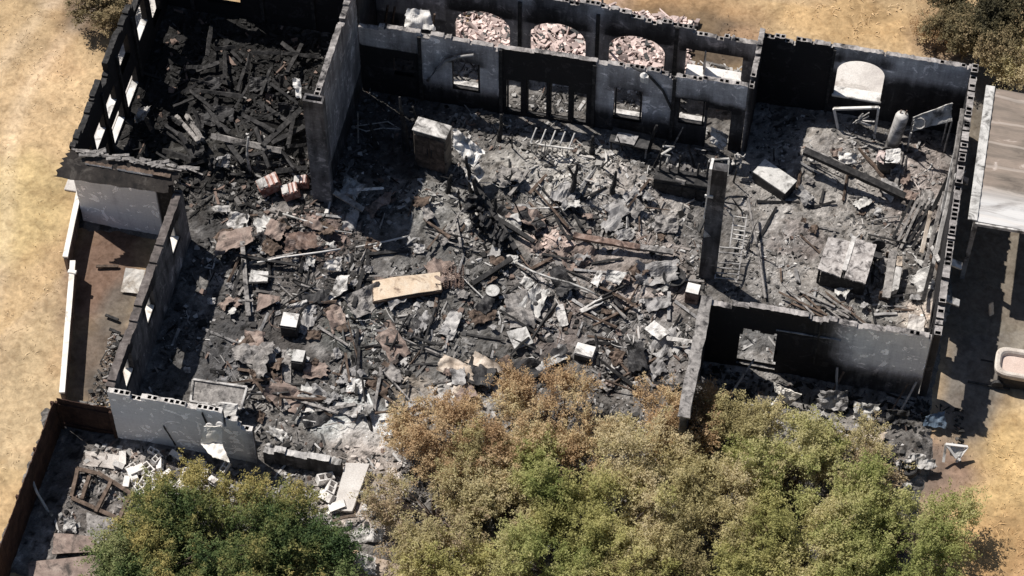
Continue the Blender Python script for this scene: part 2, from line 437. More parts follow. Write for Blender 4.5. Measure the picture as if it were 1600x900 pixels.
# ash floor of the burnt rooms, the walled yard and the strip before the building
ASH_ZONES = [
    (640, 500, 6, 5, (.105, .102, .098), .8), (470, 480, 3.2, 4, (.085, .078, .074), .9), (480, 370, 2.2, 1.5, (.15, .105, .09), .85), (560, 520, 1.6, 1.4, (.085, .09, .085), .9),
    (690, 330, 2.2, 1.4, (.20, .195, .185), .9), (900, 280, 3.6, 2.0, (.31, .295, .275), .95), (990, 310, 2.0, 1.6, (.33, .305, .285), .9), (865, 385, 1.1, .8, (.42, .33, .29), .95),
    (860, 480, 1.8, 2.6, (.15, .125, .115), .8), (1000, 430, 2.2, 2.4, (.27, .235, .215), .9), (1000, 550, 2.2, 2.0, (.15, .14, .135), .8), (540, 660, 1.9, 1.0, (.42, .43, .42), .95), (600, 680, 1.5, .9, (.46, .46, .45), .95),
    (700, 640, 1.8, 1.0, (.38, .36, .34), .9), (780, 600, .9, .9, (.34, .33, .32), .8), (640, 610, 1.0, .7, (.20, .17, .14), .7), (430, 620, 1.0, 1.0, (.22, .21, .20), .8), (350, 560, 1.0, 2.0, (.10, .10, .105), .8), (1290, 330, 4.2, 4.5, (.235, .22, .205), .95),
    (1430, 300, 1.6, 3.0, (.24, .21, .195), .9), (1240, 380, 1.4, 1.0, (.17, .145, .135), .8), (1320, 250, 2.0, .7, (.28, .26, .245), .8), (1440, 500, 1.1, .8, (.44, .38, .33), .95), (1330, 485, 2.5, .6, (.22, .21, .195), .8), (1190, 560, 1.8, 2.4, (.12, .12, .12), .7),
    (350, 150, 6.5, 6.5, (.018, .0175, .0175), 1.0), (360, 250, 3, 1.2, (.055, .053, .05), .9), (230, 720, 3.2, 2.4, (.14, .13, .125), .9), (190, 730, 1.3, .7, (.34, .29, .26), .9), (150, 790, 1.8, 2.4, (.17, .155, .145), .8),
    (590, 230, 2.6, 2, (.05, .048, .048), .9), (1060, 260, 2.4, 1.8, (.06, .057, .055), .8), (860, 40, 9, 1.3, (.30, .25, .23), .9), (1380, 700, 3.4, 1.4, (.20, .18, .165), .9), (560, 770, 2.0, 2.6, (.36, .32, .29), .9), (1160, 640, 2.5, 1.0, (.16, .14, .13), .6), (1300, 640, 5.5, 2.4, (.13, .122, .115), .9), (330, 460, 2.4, 4.6, (.075, .073, .073), .7), (600, 150, 2.6, 2.6, (.06, .058, .057), .7), (70, 800, 1.6, 4.2, (.11, .10, .095), .8)]  # char patches by tall wall and pier also deepen the shade there
st = .075
xs = np.arange(-17.0, 17.6, st); ys = np.arange(-15.4, 10.75, st)
AX, AY = np.meshgrid(xs, ys); x, y = AX.ravel(), AY.ravel()
z = floor_z(x, y) + .05 * (vnoise(x, y, .16, 1) - .5) + .03 * RNG.random(len(x))
wob = .9 * (fbm(x, y, 1.4, 4, 2) - .5)
dist_out = np.maximum.reduce([-12.2 - x, x - 15.6, -9.2 - y, y - 10.6])                     # hall and right rooms
d2 = np.maximum.reduce([-16.4 - x, x + 7, .2 - y - .6, y - 10.6])                            # room at the back
d3 = np.maximum.reduce([-14.9 - x, x + 5.2, -14.9 - y, y + 9])                              # walled yard
d4 = np.maximum.reduce([-6.0 - x, x - 15.5, -11.6 - y, y + 5])
hard = np.minimum.reduce([dist_out, d2])
keep = np.minimum.reduce([hard, d3 + wob, d4 + wob])
z = np.where(keep > 0, np.minimum(z - .6 * keep, z), z)
z = np.where(keep > .5, -.4, z)
acol = blend_zones(x, y, (.13, .122, .115), ASH_ZONES)
acol *= (.62 + 1.0 * fbm(x, y, .7, 4, 0)[:, None])
drift = sstep(.56, .72, fbm(x, y, 1.9, 4, 3))[:, None] * sstep(.05, .09, acol.mean(1))[:, None]
acol = acol * (1 - .55 * drift) + np.array([.34, .325, .31]) * .55 * drift
spk = vnoise(x, y, .18, 3)[:, None]
acol = np.where(spk > .80, acol * .35, acol); acol = np.where(spk < .13, acol * 1.5 + .03, acol)
acol = np.concatenate([np.clip(acol, .008, .7), np.ones((len(x), 1))], 1)
F = grid_faces(len(xs), len(ys)); F = F[(keep[F] < .5).all(1)]
a = np_mesh('ash_floor', np.stack([x, y, z], 1), F, ['ashsoil'], attrs={'tint': ('FLOAT_COLOR', acol)}, smooth=False)
a['kind'] = 'structure'
ASH_X, ASH_Y, ASH_C = xs, ys, acol.reshape(len(ys), len(xs), 4)
def ash_at(px, py):
    i = np.clip(((px - xs[0]) / st).astype(int), 0, len(xs) - 1); j = np.clip(((py - ys[0]) / st).astype(int), 0, len(ys) - 1)
    return ASH_C[j, i, :3]

# pale paving outside the windows
def slab(name, x0, x1, y0, y1, z, mat):
    b = MB().box(((x0 + x1) / 2, (y0 + y1) / 2, z / 2 - .05), (x1 - x0, y1 - y0, z + .1), bev=.02).build(name, mat)
    b['kind'] = 'structure'; return b
slab('paving', -17.6, -16.62, .9, 12, .07, 'concrete')
slab('paving', 9.8, 13.2, 10.85, 13.6, .09, 'concrete')

# ------------------------------------------------------------------ the burnt building
BUILD = thing('burnt_building', 'roofless burnt-out block building with soot-black walls around rooms full of ash', 'building', (0, 0, 0))
STEP = .1
def wall(label, axis, c, a0, a1, top, th=.2, openings=(), soot=None, holes=None, chip=.17, toppale='block'):
    """block wall along an axis at c (its far/left face) with real openings, a ragged top and hollow top blocks.
    top(s) -> height, openings (s0, s1, z0, z1, 'rect'|'arch'), holes(s) -> True where the top blocks show their cores"""
    n = int(round((a1 - a0) / STEP)); S = a0 + (np.arange(n) + .5) * STEP
    H = np.array([max(0, round(top(s) / STEP)) for s in S], int)
    rc = random.Random(int(a0 * 31) + int(c * 17))
    for i in range(0, n - 4, 4):                       # blocks knocked off the top course
        if rc.random() < chip: H[i:i + rc.choice((2, 4, 4))] -= rc.choice((1, 2, 2))
    m = H.max()
    Zc = (np.arange(m) + .5) * STEP
    fill = Zc[None, :] < (H * STEP)[:, None]
    arcs = []
    for o in openings:
        s0, s1, z0, z1, kind = o
        inb = (S[:, None] > s0) & (S[:, None] < s1) & (Zc[None, :] > z0) & (Zc[None, :] < z1)
        if kind == 'arch':
            r = (s1 - s0) / 2; cx = (s0 + s1) / 2; cz = z1 - r * .8
            inb &= (Zc[None, :] < cz) | (((S[:, None] - cx) / r) ** 2 + ((Zc[None, :] - cz) / (r * .8)) ** 2 < 1)
            arcs.append((cx, cz, r, r * .8))
        if kind == 'rag':
            e_ = .32 * fbm(*np.meshgrid(S, Zc, indexing='ij'), .5, 3, 1) ; SS, ZZ = np.meshgrid(S, Zc, indexing='ij')
            inb = (SS > s0 - e_ + .1) & (SS < s1 + e_ - .1) & (ZZ > z0) & (ZZ < z1 + e_ - .12)
        fill &= ~inb
    rn_ = random.Random(int(a0 * 10) + int(c * 7)); V, F, MI, VI = [], [], [], {}
    def P(i, k, side):
        key = (i, k, side)
        if key not in VI:
            s = a0 + i * STEP; zz = k * STEP
            for cx, cz, r, rz in arcs:
                if zz > cz - .01:
                    q = math.hypot((s - cx) / r, (zz - cz) / rz)
                    if .9 < q < 1.1: s = cx + (s - cx) / q; zz = cz + (zz - cz) / q
            w = c + side * th
            if i in (0, n) or not (0 < k < m) or (k >= H[min(i, n - 1)] or k >= H[i - 1]): zz += rn_.uniform(-.03, .02) if k else 0; w += rn_.uniform(-.012, .012)
            VI[key] = len(V); V.append((s, w, zz) if axis == 'x' else (w, s, zz))
        return VI[key]
    def raw(p):
        V.append(p); return len(V) - 1
    def q(f, mi):
        F.append(f if axis == 'y' else f[::-1]); MI.append(mi)
    g = lambda i, k: 0 <= i < n and 0 <= k < m and fill[i, k]
    for i in range(n):
        for k in range(m):
            if not fill[i, k]: continue
            q((P(i, k, 1), P(i + 1, k, 1), P(i + 1, k + 1, 1), P(i, k + 1, 1)), 0)
            q((P(i, k, 0), P(i, k + 1, 0), P(i + 1, k + 1, 0), P(i + 1, k, 0)), 0)
            if not g(i - 1, k): q((P(i, k, 0), P(i, k, 1), P(i, k + 1, 1), P(i, k + 1, 0)), 0)
            if not g(i + 1, k): q((P(i + 1, k, 0), P(i + 1, k + 1, 0), P(i + 1, k + 1, 1), P(i + 1, k, 1)), 0)
            if k and not g(i, k - 1): q((P(i, k, 0), P(i + 1, k, 0), P(i + 1, k, 1), P(i, k, 1)), 0)
    done = set()
    for i in range(n):
        if i in done or H[i] == 0 or not fill[i, H[i] - 1]: continue
        k = H[i]
        s0 = a0 + i * STEP
        if i + 1 < n and H[i + 1] == k and fill[i + 1, k - 1] and holes and holes(s0) and i % 2 == 0 and rn_.random() < .68:
            done.add(i + 1)
            s1 = s0 + 2 * STEP; zz = k * STEP; e = .035
            o4 = [P(i, k, 0), P(i + 2, k, 0), P(i + 2, k, 1), P(i, k, 1)]
            mid = P(i + 1, k, 0), P(i + 1, k, 1)
            def pt(s, w, z): return raw((s, c + w, z) if axis == 'x' else (c + w, s, z))
            hs = (s0 + e, s1 - e); hw = (e, th - e)
            i4 = [pt(hs[0], hw[0], zz), pt(hs[1], hw[0], zz), pt(hs[1], hw[1], zz), pt(hs[0], hw[1], zz)]
            b4 = [pt(hs[0], hw[0], zz - .3), pt(hs[1], hw[0], zz - .3), pt(hs[1], hw[1], zz - .3), pt(hs[0], hw[1], zz - .3)]
            q((o4[0], i4[0], i4[1], mid[0]), 1); q((mid[0], i4[1], o4[1]), 1)
            q((o4[1], i4[1], i4[2], o4[2]), 1)
            q((o4[2], i4[2], mid[1]), 1); q((mid[1], i4[2], i4[3], o4[3]), 1)
            q((o4[3], i4[3], i4[0], o4[0]), 1)
            for j in range(4):
                jj = (j + 1) % 4; q((i4[j], b4[j], b4[jj], i4[jj]), 2)
            q(tuple(b4), 2)
        else:
            q((P(i, k, 0), P(i, k, 1), P(i + 1, k, 1), P(i + 1, k, 0)), 1)
    me = bpy.data.meshes.new('block_wall')
    me.from_pydata(V, [], F)
    for mm in (M['wallx' if axis == 'x' else 'wally'], M[toppale], M['darkmetal']): me.materials.append(mm)  # core insides near black, shade of the holes put into the colour
    me.polygons.foreach_set('material_index', MI)
    A = np.array(V); s_ = A[:, 0 if axis == 'x' else 1]; side = (A[:, 1 if axis == 'x' else 0] - c) / th
    val = np.array([soot(a_, z_, w_) for a_, z_, w_ in zip(s_, A[:, 2], side)]) if soot else np.full(len(A), .8)
    for o_ in openings:                                 # smoke streaks over each opening
        dz = A[:, 2] - o_[3]; ds = np.maximum(0, np.maximum(o_[0] - s_, s_ - o_[1]))
        val = val + .40 * np.exp(-np.maximum(dz, 0) / .55) * np.exp(-(ds / .3) ** 2) * (dz > -.2)
    at_ = me.attributes.new('soot', 'FLOAT', 'POINT'); at_.data.foreach_set('value', np.clip(val, 0, 1.4).astype(np.float32))
    me.update()
    o = bpy.data.objects.new('block_wall', me); COL.objects.link(o); o.parent = BUILD; o['label'] = label
    return o
def jag(seed, amp=.2, step=.4):
    rn = random.Random(seed); tab = [rn.choice([0, 0, 0, 1, 0]) * amp for _ in range(400)]
    return lambda s: tab[int((s + 60) / step) % 400]
def part(mb, name, mats, parent, **k): return mb.build(name, mats, parent, **k)

# inner back wall of the big hall
def wavy(seed, amp, step=1.6):
    rn = random.Random(seed); tab = [rn.random() ** 2.5 * amp for _ in range(200)]
    def f(s):
        return tab[int((s + 60) / step) % 200] + (STEP if rn.random() < .04 else 0)
    return f
jb = wavy(3, .16)
def s_back(s, z, w):
    if s < -5.25: v = .34 if z > 2.9 else 1.0
    elif s < -2.1: v = .30 + .55 * sstep(1.6, .7, z)
    elif s < 1.5: v = 1.05
    elif s < 4.55: v = .30 + .5 * sstep(1.9, .9, z)
    else: v = .22 + .6 * sstep(3.0, 2.5, z)
    return v + .2 * max(0, (1.2 - z) / 1.2)
back_open = [(-6.35, -5.55, 1.35, 2.4, 'rect'), (-4.05, -2.95, 1.1, 2.85, 'rect'), (-1.88, -1.28, .25, 2.25, 'rect'), (-1.1, -.28, .25, 2.4, 'rect'), (-.2, .58, .25, 2.45, 'rect'),
             (.68, 1.28, .25, 2.1, 'rect'), (2.32, 3.35, .95, 2.8, 'rect'), (4.75, 5.75, 1.3, 2.8, 'rect'), (5.85, 6.8, .05, 2.55, 'rect')]
W = wall('sooty wall at the back of the big hall with a row of window holes', 'x', 7.92, -7.62, 7.32, lambda s: 4.15 - jb(s), .2, back_open, s_back, holes=lambda s: s > 2.2, toppale='dirtyblock')
for s in (-5.25, -2.1, 1.5, 4.55):
    part(MB().box((s, 7.875, 2.0), (.13, .085, 3.9)), 'pilaster', 'char', W)
for x0, x1, z0, z1, _ in back_open[1:8]:
    f = MB()
    for xx in (x0 + .03, x1 - .03): f.box((xx, 8.02, (z0 + z1) / 2), (.06, .1, z1 - z0))
    for zz in (z0 + .03, z1 - .03): f.box(((x0 + x1) / 2, 8.02, zz), (x1 - x0 - .12, .1, .06))
    part(f, 'window_frame', 'char', W)
for x0, x1, z0 in ((-4.05, -2.95, 1.1), (2.32, 3.35, .95), (4.75, 5.75, 1.3)):
    part(MB().box(((x0 + x1) / 2, 8.22, z0 + .04), (x1 - x0 + .1, .22, .07)), 'window_sill', 'whitemetal', W)
# outer back wall with the three arched windows
jo = wavy(11, .22, 1.2)
def s_outer(s, z, w):
    if s < -7.6: return 1.25
    if s < -4.8: return .45 + .25 * (z < 2)
    return .62 - .25 * math.exp(-((s - 1.1) / .5) ** 2) - .25 * math.exp(-((s + 1.9) / .5) ** 2) - .2 * sstep(4.2, 5.5, s) * sstep(2.2, 3.0, z)
W = wall('outer back wall with three round-arched windows', 'x', 10.5, -16.4, 7.3, lambda s: (4.6 if s < -7.6 else 4.35 - .13 * max(0, s - .4)) - jo(s), .2,
         [(-4.45, -2.3, .25, 2.85, 'arch'), (-1.5, .68, .25, 2.85, 'arch'), (1.6, 3.8, .25, 2.85, 'arch'), (4.65, 6.8, .75, 2.65, 'rect'), (-14.6, -13.2, .8, 2.8, 'rect')], s_outer, holes=lambda s: s > -1, toppale='dirtyblock')
part(MB().box((5.75, 10.62, 1.2), (2.2, .55, .16), bev=.03), 'window_sill', 'cleanwhite', W)
part(MB().box((5.75, 10.6, .95), (2.12, .16, .4)), 'infill_panel', 'gypsum', W)
part(MB().bar((5.35, 10.62, 2.66), (5.35, 10.62, 1.3), .4, .06, rough=.3, segs=6), 'hanging_scrap', 'gypsum', W)
for s in (-15.2, -12.3, -10.2, -8.6, 1.15, -1.9, 4.2):
    part(MB().box((s, 10.46, 2.0), (.14, .085, 3.6)), 'pilaster', 'char', W)
# back wall of the right room with one arched window
jr = wavy(5, .14)
W = wall('black back wall of the right room with one arched window', 'x', 10.5, 7.5, 15.3, lambda s: 4.15 - jr(s), .2, [(10.4, 12.2, 1.25, 3.5, 'arch')],
         lambda s, z, w: (1.25 if s < 10.2 else .30 + .6 * sstep(3.2, 2.3, z)), holes=lambda s: s < 9 or s > 14, toppale='dirtyblock')
part(MB().box((11.3, 10.68, 1.3), (1.9, .48, .12), bev=.02), 'window_sill', 'cleanwhite', W)
part(MB().box((10.2, 10.46, 2.0), (.1, .085, 3.9)), 'pilaster', 'char', W)
# right outer wall
jw = wavy(21, .3, .8)
W = wall('long right outer wall with hollow block tops', 'y', 15.3, -1.65, 10.72, lambda s: 4.15 - jw(s), .26, [(-1.25, -.05, .7, 2.7, 'rag'), (.6, 1.4, .9, 1.9, 'rag')],
         lambda s, z, w: .75 + .2 * (w < .5), holes=lambda s: vnoise(s, 3.0, 1.1, 1) > .3, toppale='dirtyblock')
# cross wall at the end of the hall
W = wall('short cross wall between corridor and right room', 'y', 7.3, 7.95, 10.72, lambda s: 4.15, .2, (), lambda s, z, w: 1.1 if w > .5 else .5, holes=lambda s: s < 8.4, toppale='dirtyblock')
# front wall of the right room
jf = wavy(8, .14)
W = wall('black front wall of the right room with a hole for a window', 'x', -1.75, 7.45, 15.3, lambda s: 4.02 - jf(s), .22, [(8.8, 9.9, .3, 2.55, 'rag')],
         lambda s, z, w: (1.15 if s < 11.2 else .10 + .8 * sstep(13.0, 11.2, s)) + .65 * sstep(2.0, .8, z), holes=lambda s: s > 14.4, toppale='dirtyblock')
part(MB().box((11.4, -1.795, 2.5), (.06, .085, 2.6)), 'pilaster', 'char', W)
part(MB().bar((9.9, -1.79, 2.9), (12.2, -1.79, 2.95), .05, .03, rough=.5, segs=10), 'scratch', 'greymetal', W)
# low side wall running from the corner towards the trees
W = wall('pale capped side wall running from the corner to the bushes', 'y', 7.2, -6.2, -1.55, lambda s: 3.75 + .12 * (s + 1.5), .26, [(-3.6, -2.7, 0, 1.9, 'rect')], lambda s, z, w: .8)
cap = MB().bar((7.33, -6.25, 3.25), (7.33, -1.5, 3.82), .42, .09, rough=.12, segs=14); part(cap, 'wall_cap', 'greywood', W)
# tall wall on the left of the hall
jt = wavy(31, .4, 1.0)
W = wall('tall wall stub between the hall and the dark back room', 'y', -7.85, 2.6, 7.9, lambda s: 6.25 - .5 * jt(s), .22, (), lambda s, z, w: .55 + .3 * (z < 1.5), holes=lambda s: s < 3.2, toppale='dirtyblock')
W2 = wall('tall wall between corridor and dark back room', 'y', -7.85, 8.14, 10.48, lambda s: 6.25 - .5 * jt(s), .22, (), lambda s, z, w: .9)
p = MB()
for bx, by, sx, sy in ((-8.12, 2.42, .08, .36), (-7.46, 2.42, .08, .36), (-7.79, 2.28, .58, .08), (-7.79, 2.56, .58, .08)): p.box((bx, by, 3.12), (sx, sy, 6.25))
o = part(p, 'pier', 'wallx', W)
a_ = o.data.attributes.new('soot', 'FLOAT', 'POINT'); zz = np.array([v.co.z for v in o.data.vertices]); a_.data.foreach_set('value', np.where(zz < 3, .62, .72).astype(np.float32))
# free pier on the right of the hall
p = MB().box((7.0, 1.95, 3.4), (.62, .34, 6.8)); 
o = part(p, 'pier', 'wallx', BUILD); o['label'] = 'tall sooty pier standing free on the right of the hall'
a_ = o.data.attributes.new('soot', 'FLOAT', 'POINT'); a_.data.foreach_set('value', np.full(8, .72, np.float32))
PIER = o
part(MB().box((6.72, 2.0, 6.05), (.10, .5, 1.6)).box((6.76, 1.76, 5.25), (.3, .05, .12)), 'sunlit_edge', 'cleanwhite', PIER)  # white strip paints the sunlit left edge of the pier
part(MB().tube([(6.69, 1.8, 5.2), (6.66, 1.76, 3.9)], .03, 6), 'pipe', 'cleanwhite', PIER)
part(MB().sheet([(6.72, 1.76, 3.2), (6.98, 1.74, 2.9), (6.74, 1.75, 2.75), (6.7, 1.76, 2.9)], .02, 3), 'torn_plate', 'whitemetal', PIER)
# left wall of the hall
jl = wavy(41, .12)
W = wall('left wall of the hall with three small windows', 'y', -12.5, -9.0, -.42, lambda s: 3.2 - jl(s), .30, [(-2.2, -1.3, 1.5, 2.75, 'rect'), (-5.4, -4.5, 1.6, 2.7, 'rect'), (-8.1, -7.2, 1.5, 2.7, 'rect')],
         lambda s, z, w: (.68 if w > .5 else .8), toppale='sootwood')
for y0, y1 in ((-2.2, -1.3), (-5.4, -4.5), (-8.1, -7.2)):  # white sills and frames painted in for sunlit reveals
    z0 = 1.6 if y0 == -5.4 else 1.5
    part(MB().box((-12.42, (y0 + y1) / 2, z0 + .03), (.34, y1 - y0 - .01, .08), bev=.01), 'window_sill', 'railwhite', W)
    part(MB().box((-12.46, y1 - .04, z0 + .62), (.16, .07, 1.0)), 'window_frame', 'railwhite', W)
# front left wall, still painted
W = wall('pale grey front wall still painted, hollow block top', 'x', -9.3, -12.35, -7.2, lambda s: 3.2 if s < -8.2 else 3.2 - .35 * math.ceil((s + 8.2) / .4) if s > -8.2 and s < -7.6 else 2.3, .2, (),
         lambda s, z, w: (.0 + .10 * (z < .5) + .35 * sstep(-7.7, -7.2, s)) if w < .5 else .95, holes=lambda s: True)
part(MB().bar((-8.95, -9.33, 3.0), (-8.62, -9.34, .4), .10, .04, rough=.4, segs=8), 'crack', 'char', W)
part(MB().bar((-10.5, -9.32, 1.6), (-10.2, -9.32, .4), .05, .03, rough=.6, segs=8), 'crack', 'darkmetal', W)
# low wall left by the yard
W = wall('low broken wall stub beside the yard slab', 'x', -9.2, -7.0, -4.2, lambda s: 1.0 - .1 * (int((s + 7) / .8) % 2), .26, (), lambda s, z, w: .75, toppale='gypsum')
# far left wall and annex front
jq = wavy(51, .9, .8)
W = wall('far left wall with rows of broken tall windows', 'y', -16.5, -.2, 12, lambda s: 4.25 - .6 * jq(s), .22, [(1.7, 2.8, 1.75, 2.75, 'rect'), (3.1, 4.25, 1.75, 2.75, 'rect'), (5.0, 6.2, 2.2, 3.4, 'rect'), (.4, 1.3, 1.75, 2.7, 'rect'), (7.2, 8.3, 1.7, 3.2, 'rect'), (8.8, 9.8, .7, 2.6, 'rect'),
          (3.3, 4.6, .15, 1.2, 'rect'), (5.1, 6.45, .15, 1.2, 'rect'), (1.6, 2.7, .15, 1.1, 'rect')], lambda s, z, w: 1.15, chip=.35, toppale='char')
for y0 in (2.95, 4.8, 6.75): part(MB().box((-16.22, y0, 1.9), (.08, .14, 3.6)), 'pilaster', 'char', W)
for (y0, y1, z0, z1) in ((1.7, 2.8, 1.75, 2.75), (3.1, 4.25, 1.75, 2.75), (3.3, 4.6, .15, 1.2), (5.1, 6.45, .15, 1.2), (7.2, 8.3, 1.7, 3.2)):
    f = MB().box((-16.42, (y0 + y1) / 2, z0 + .04), (.26, y1 - y0 - .01, .07))
    part(f, 'window_sill', 'cleanwhite', W)
W = wall('pale grey end wall of the left wing under a charred eave', 'x', -.42, -16.4, -12.6, lambda s: 3.9, .2, (), lambda s, z, w: .0 if w < .5 and s < -13.2 else 1.0, toppale='charbrown')
e = MB().sheet([(-16.6, -.05, 4.06), (-12.1, -.05, 4.02), (-12.6, -.85, 3.42), (-17.0, -1.0, 3.48)], .10, 12, .025, 3, .05); part(e, 'eave', 'eave', W)
e = MB()
for k in range(26):
    xx = -16.4 + k * .17; e.bar((xx, -.1 + random.uniform(-.15, .15), 4.08), (xx + random.uniform(.3, .8), random.uniform(-.2, .2), random.uniform(4.05, 4.16)), random.uniform(.05, .12), .06, random.random(), rough=.4, segs=4)
part(e, 'charred_rafters', 'greywood', W)
e = MB().box((-12.85, -.44, 1.9), (.5, .05, 2.9)); part(e, 'dark_gap_panel', 'char', W)  # black panel painted in for the dark of the gap
# second stub in the annex gap
# ------------------------------------------------------------------ boundary fences
def board_fence(label, a, b, h, mats, post_step=1.8, name='board_fence', boards='fence'):
    a = Vector(a); b = Vector(b); L = (b - a).length; d = (b - a) / L
    t = thing(name, label, 'fence', a)
    mb = MB(); n = int(L / .15); nrm = Vector((-d.y, d.x, 0)); rn = random.Random(int(L * 10))
    for i in range(n):
        p = a + d * ((i + .5) * L / n); hh = h + rn.uniform(-.03, .03)
        mb.box(p + Vector((0, 0, hh / 2)) + nrm * rn.uniform(-.006, .006), (L / n - .006, .025, hh), math.atan2(d.y, d.x))
    part(mb, 'board_panel', boards, t)
    for zz in (.35, h - .35):
        part(MB().bar(a + nrm * -.04 + Vector((0, 0, zz)), b + nrm * -.04 + Vector((0, 0, zz)), .05, .09), 'rail', boards, t)
    k = int(L / post_step) + 1
    for i in range(k):
        p = a + d * (L * i / max(1, k - 1)) - nrm * .09
        part(MB().box(p + Vector((0, 0, h / 2 - .05)), (.1, .1, h - .1), math.atan2(d.y, d.x), bev=.01), 'post', boards, t)
    return t
board_fence('long dark brown board fence running down beside dry grass', (-14.45, -9.35, 0), (-14.45, -19.0, 0), 2.0, None)
board_fence('short dark brown board fence meeting the pale grey wall', (-14.4, -9.2, 0), (-12.42, -9.2, 0), 1.95, None)
def white_rail(label, p0, p1, h, group=None, w=.2):
    a = Vector((p0.x, p0.y, 0)); b = Vector((p1.x, p1.y, 0)); t = thing('white_fence', label, 'fence', a)
    part(MB().bar(a + Vector((0, 0, h)), b + Vector((0, 0, h)), w, .10, segs=6, rough=.04), 'top_rail', 'railwhite', t)
    d = (b - a).normalized(); n = int((b - a).length / 1.5) + 1
    mb = MB().bar(a + Vector((0, 0, h * .5 - .03)), b + Vector((0, 0, h * .5 - .03)), .05, h - .06); part(mb, 'side_boards', 'railside_shade', t)
    for i in range(n):
        p = a.lerp(b, (i + .02) / max(1, n - 1 + .04)); part(MB().box(p + Vector((0, 0, h / 2 - .03)), (.12, .12, h - .08)), 'post', 'railside_shade', t)
    return t
white_rail('upper length of white-topped fence beside the pale grey end wall', at(125, 292, .95), at(102, 402, .95), .95)
t = white_rail('lower length of white-topped fence reaching the brown fence corner', at(114, 408, .95), at(97, 614, .95), .95)
q_ = at(113, 425, 1.0); part(MB().box(q_, (.32, .16, .12), bev=.02), 'bracket', 'railwhite', t)

# ------------------------------------------------------------------ carport on the right
cp = thing('carport', 'open carport with a rusted pale metal roof beside the right wall', 'carport', (18.3, 7.4, 0)); ZC = 3.9
def roof_z(x, y): return 3.05 - .02 * (x - 16)
xs_ = np.linspace(16.2, 21, 40); ys_ = np.arange(3.65, 9.95, .05)
RX, RY = np.meshgrid(xs_, ys_); rz = ZC - .025 * (RX - 16) + .016 * np.sign(np.sin(RY * 2 * np.pi / .45)) * (np.abs(np.sin(RY * 2 * np.pi / .45)) > .6) + .04 * (fbm(RX.ravel(), RY.ravel(), 1.2, 3, 2).reshape(RX.shape) - .5)
vt = np.stack([RX.ravel() - 18.3, RY.ravel() - 7.4, rz.ravel()], 1); vb = vt - [0, 0, .03]; nv = len(vt)
ff = grid_faces(len(xs_), len(ys_))
nx_, ny_ = len(xs_), len(ys_)
rim = [(i, i + 1) for i in range(nx_ - 1)] + [((ny_ - 1) * nx_ + i + 1, (ny_ - 1) * nx_ + i) for i in range(nx_ - 1)] + [((j + 1) * nx_, j * nx_) for j in range(ny_ - 1)] + [(j * nx_ + nx_ - 1, (j + 1) * nx_ + nx_ - 1) for j in range(ny_ - 1)]
rf = np.array([(b_, a_, a_ + nv, b_ + nv)[::-1] for a_, b_ in rim])
m, nt, b = newmat('rusted roof metal', .6, .0, .3)
pv = pos_vec(nt)
mp = nt.nodes.new('ShaderNodeMapping'); mp.inputs['Scale'].default_value = (.7, 2.2, 1); lnk(nt, pv, mp.inputs[0])
n1 = noise_tex(nt, mp.outputs[0], .75, 8, .66, .7)
c = ramp(nt, n1, [(.25, (.58, .55, .52)), (.33, (.42, .36, .32)), (.38, (.25, .20, .165)), (.58, (.17, .14, .115)), (.70, (.08, .065, .055))])
sp = nt.nodes.new('ShaderNodeSeparateXYZ'); lnk(nt, pv, sp.inputs[0])
edge = nt.nodes.new('ShaderNodeMapRange'); edge.inputs[1].default_value = 5.4; edge.inputs[2].default_value = 4.5; lnk(nt, sp.outputs[1], edge.inputs[0])
c = mixc(nt, edge.outputs[0], c, mixc(nt, ramp(nt, n1, [(.55, (0, 0, 0)), (.7, (1, 1, 1))]), (.52, .51, .50), (.2, .18, .17)))
wv = nt.nodes.new('ShaderNodeTexWave'); wv.bands_direction = 'Y'; wv.inputs['Scale'].default_value = .28; wv.inputs['Distortion'].default_value = 3.5; wv.inputs['Detail'].default_value = 3; lnk(nt, pv, wv.inputs[0])
c = mixc(nt, ramp(nt, wv.outputs[1], [(.955, (0, 0, 0)), (.99, (.28, .28, .28))]), c, (.55, .49, .44))
lnk(nt, c, b.inputs['Base Color']); M['roofrust'] = m
np_mesh('roof', np.concatenate([vt, vb]), np.concatenate([ff, ff[:, ::-1] + nv, rf]), ['roofrust'], cp)
part(MB().box((16.10, 6.8, ZC + .03), (.34, 6.3, .07), bev=.02), 'edge_trim', 'palemetal', cp)
part(MB().box((18.6, 3.6, ZC - .1), (4.8, .07, .14)), 'edge_trim', 'whitemetal', cp)
for px_, py_ in ((16.25, 3.9), (16.25, 9.6), (20.7, 3.9), (20.7, 9.6)):
    part(MB().box((px_, py_, 1.88), (.17, .17, 3.7), bev=.01), 'post', 'greymetal', cp)
for y0 in (5.0, 6.8, 8.6): part(MB().box((18.5, y0, ZC - .23), (4.6, .06, .14)), 'beam', 'darkmetal', cp)

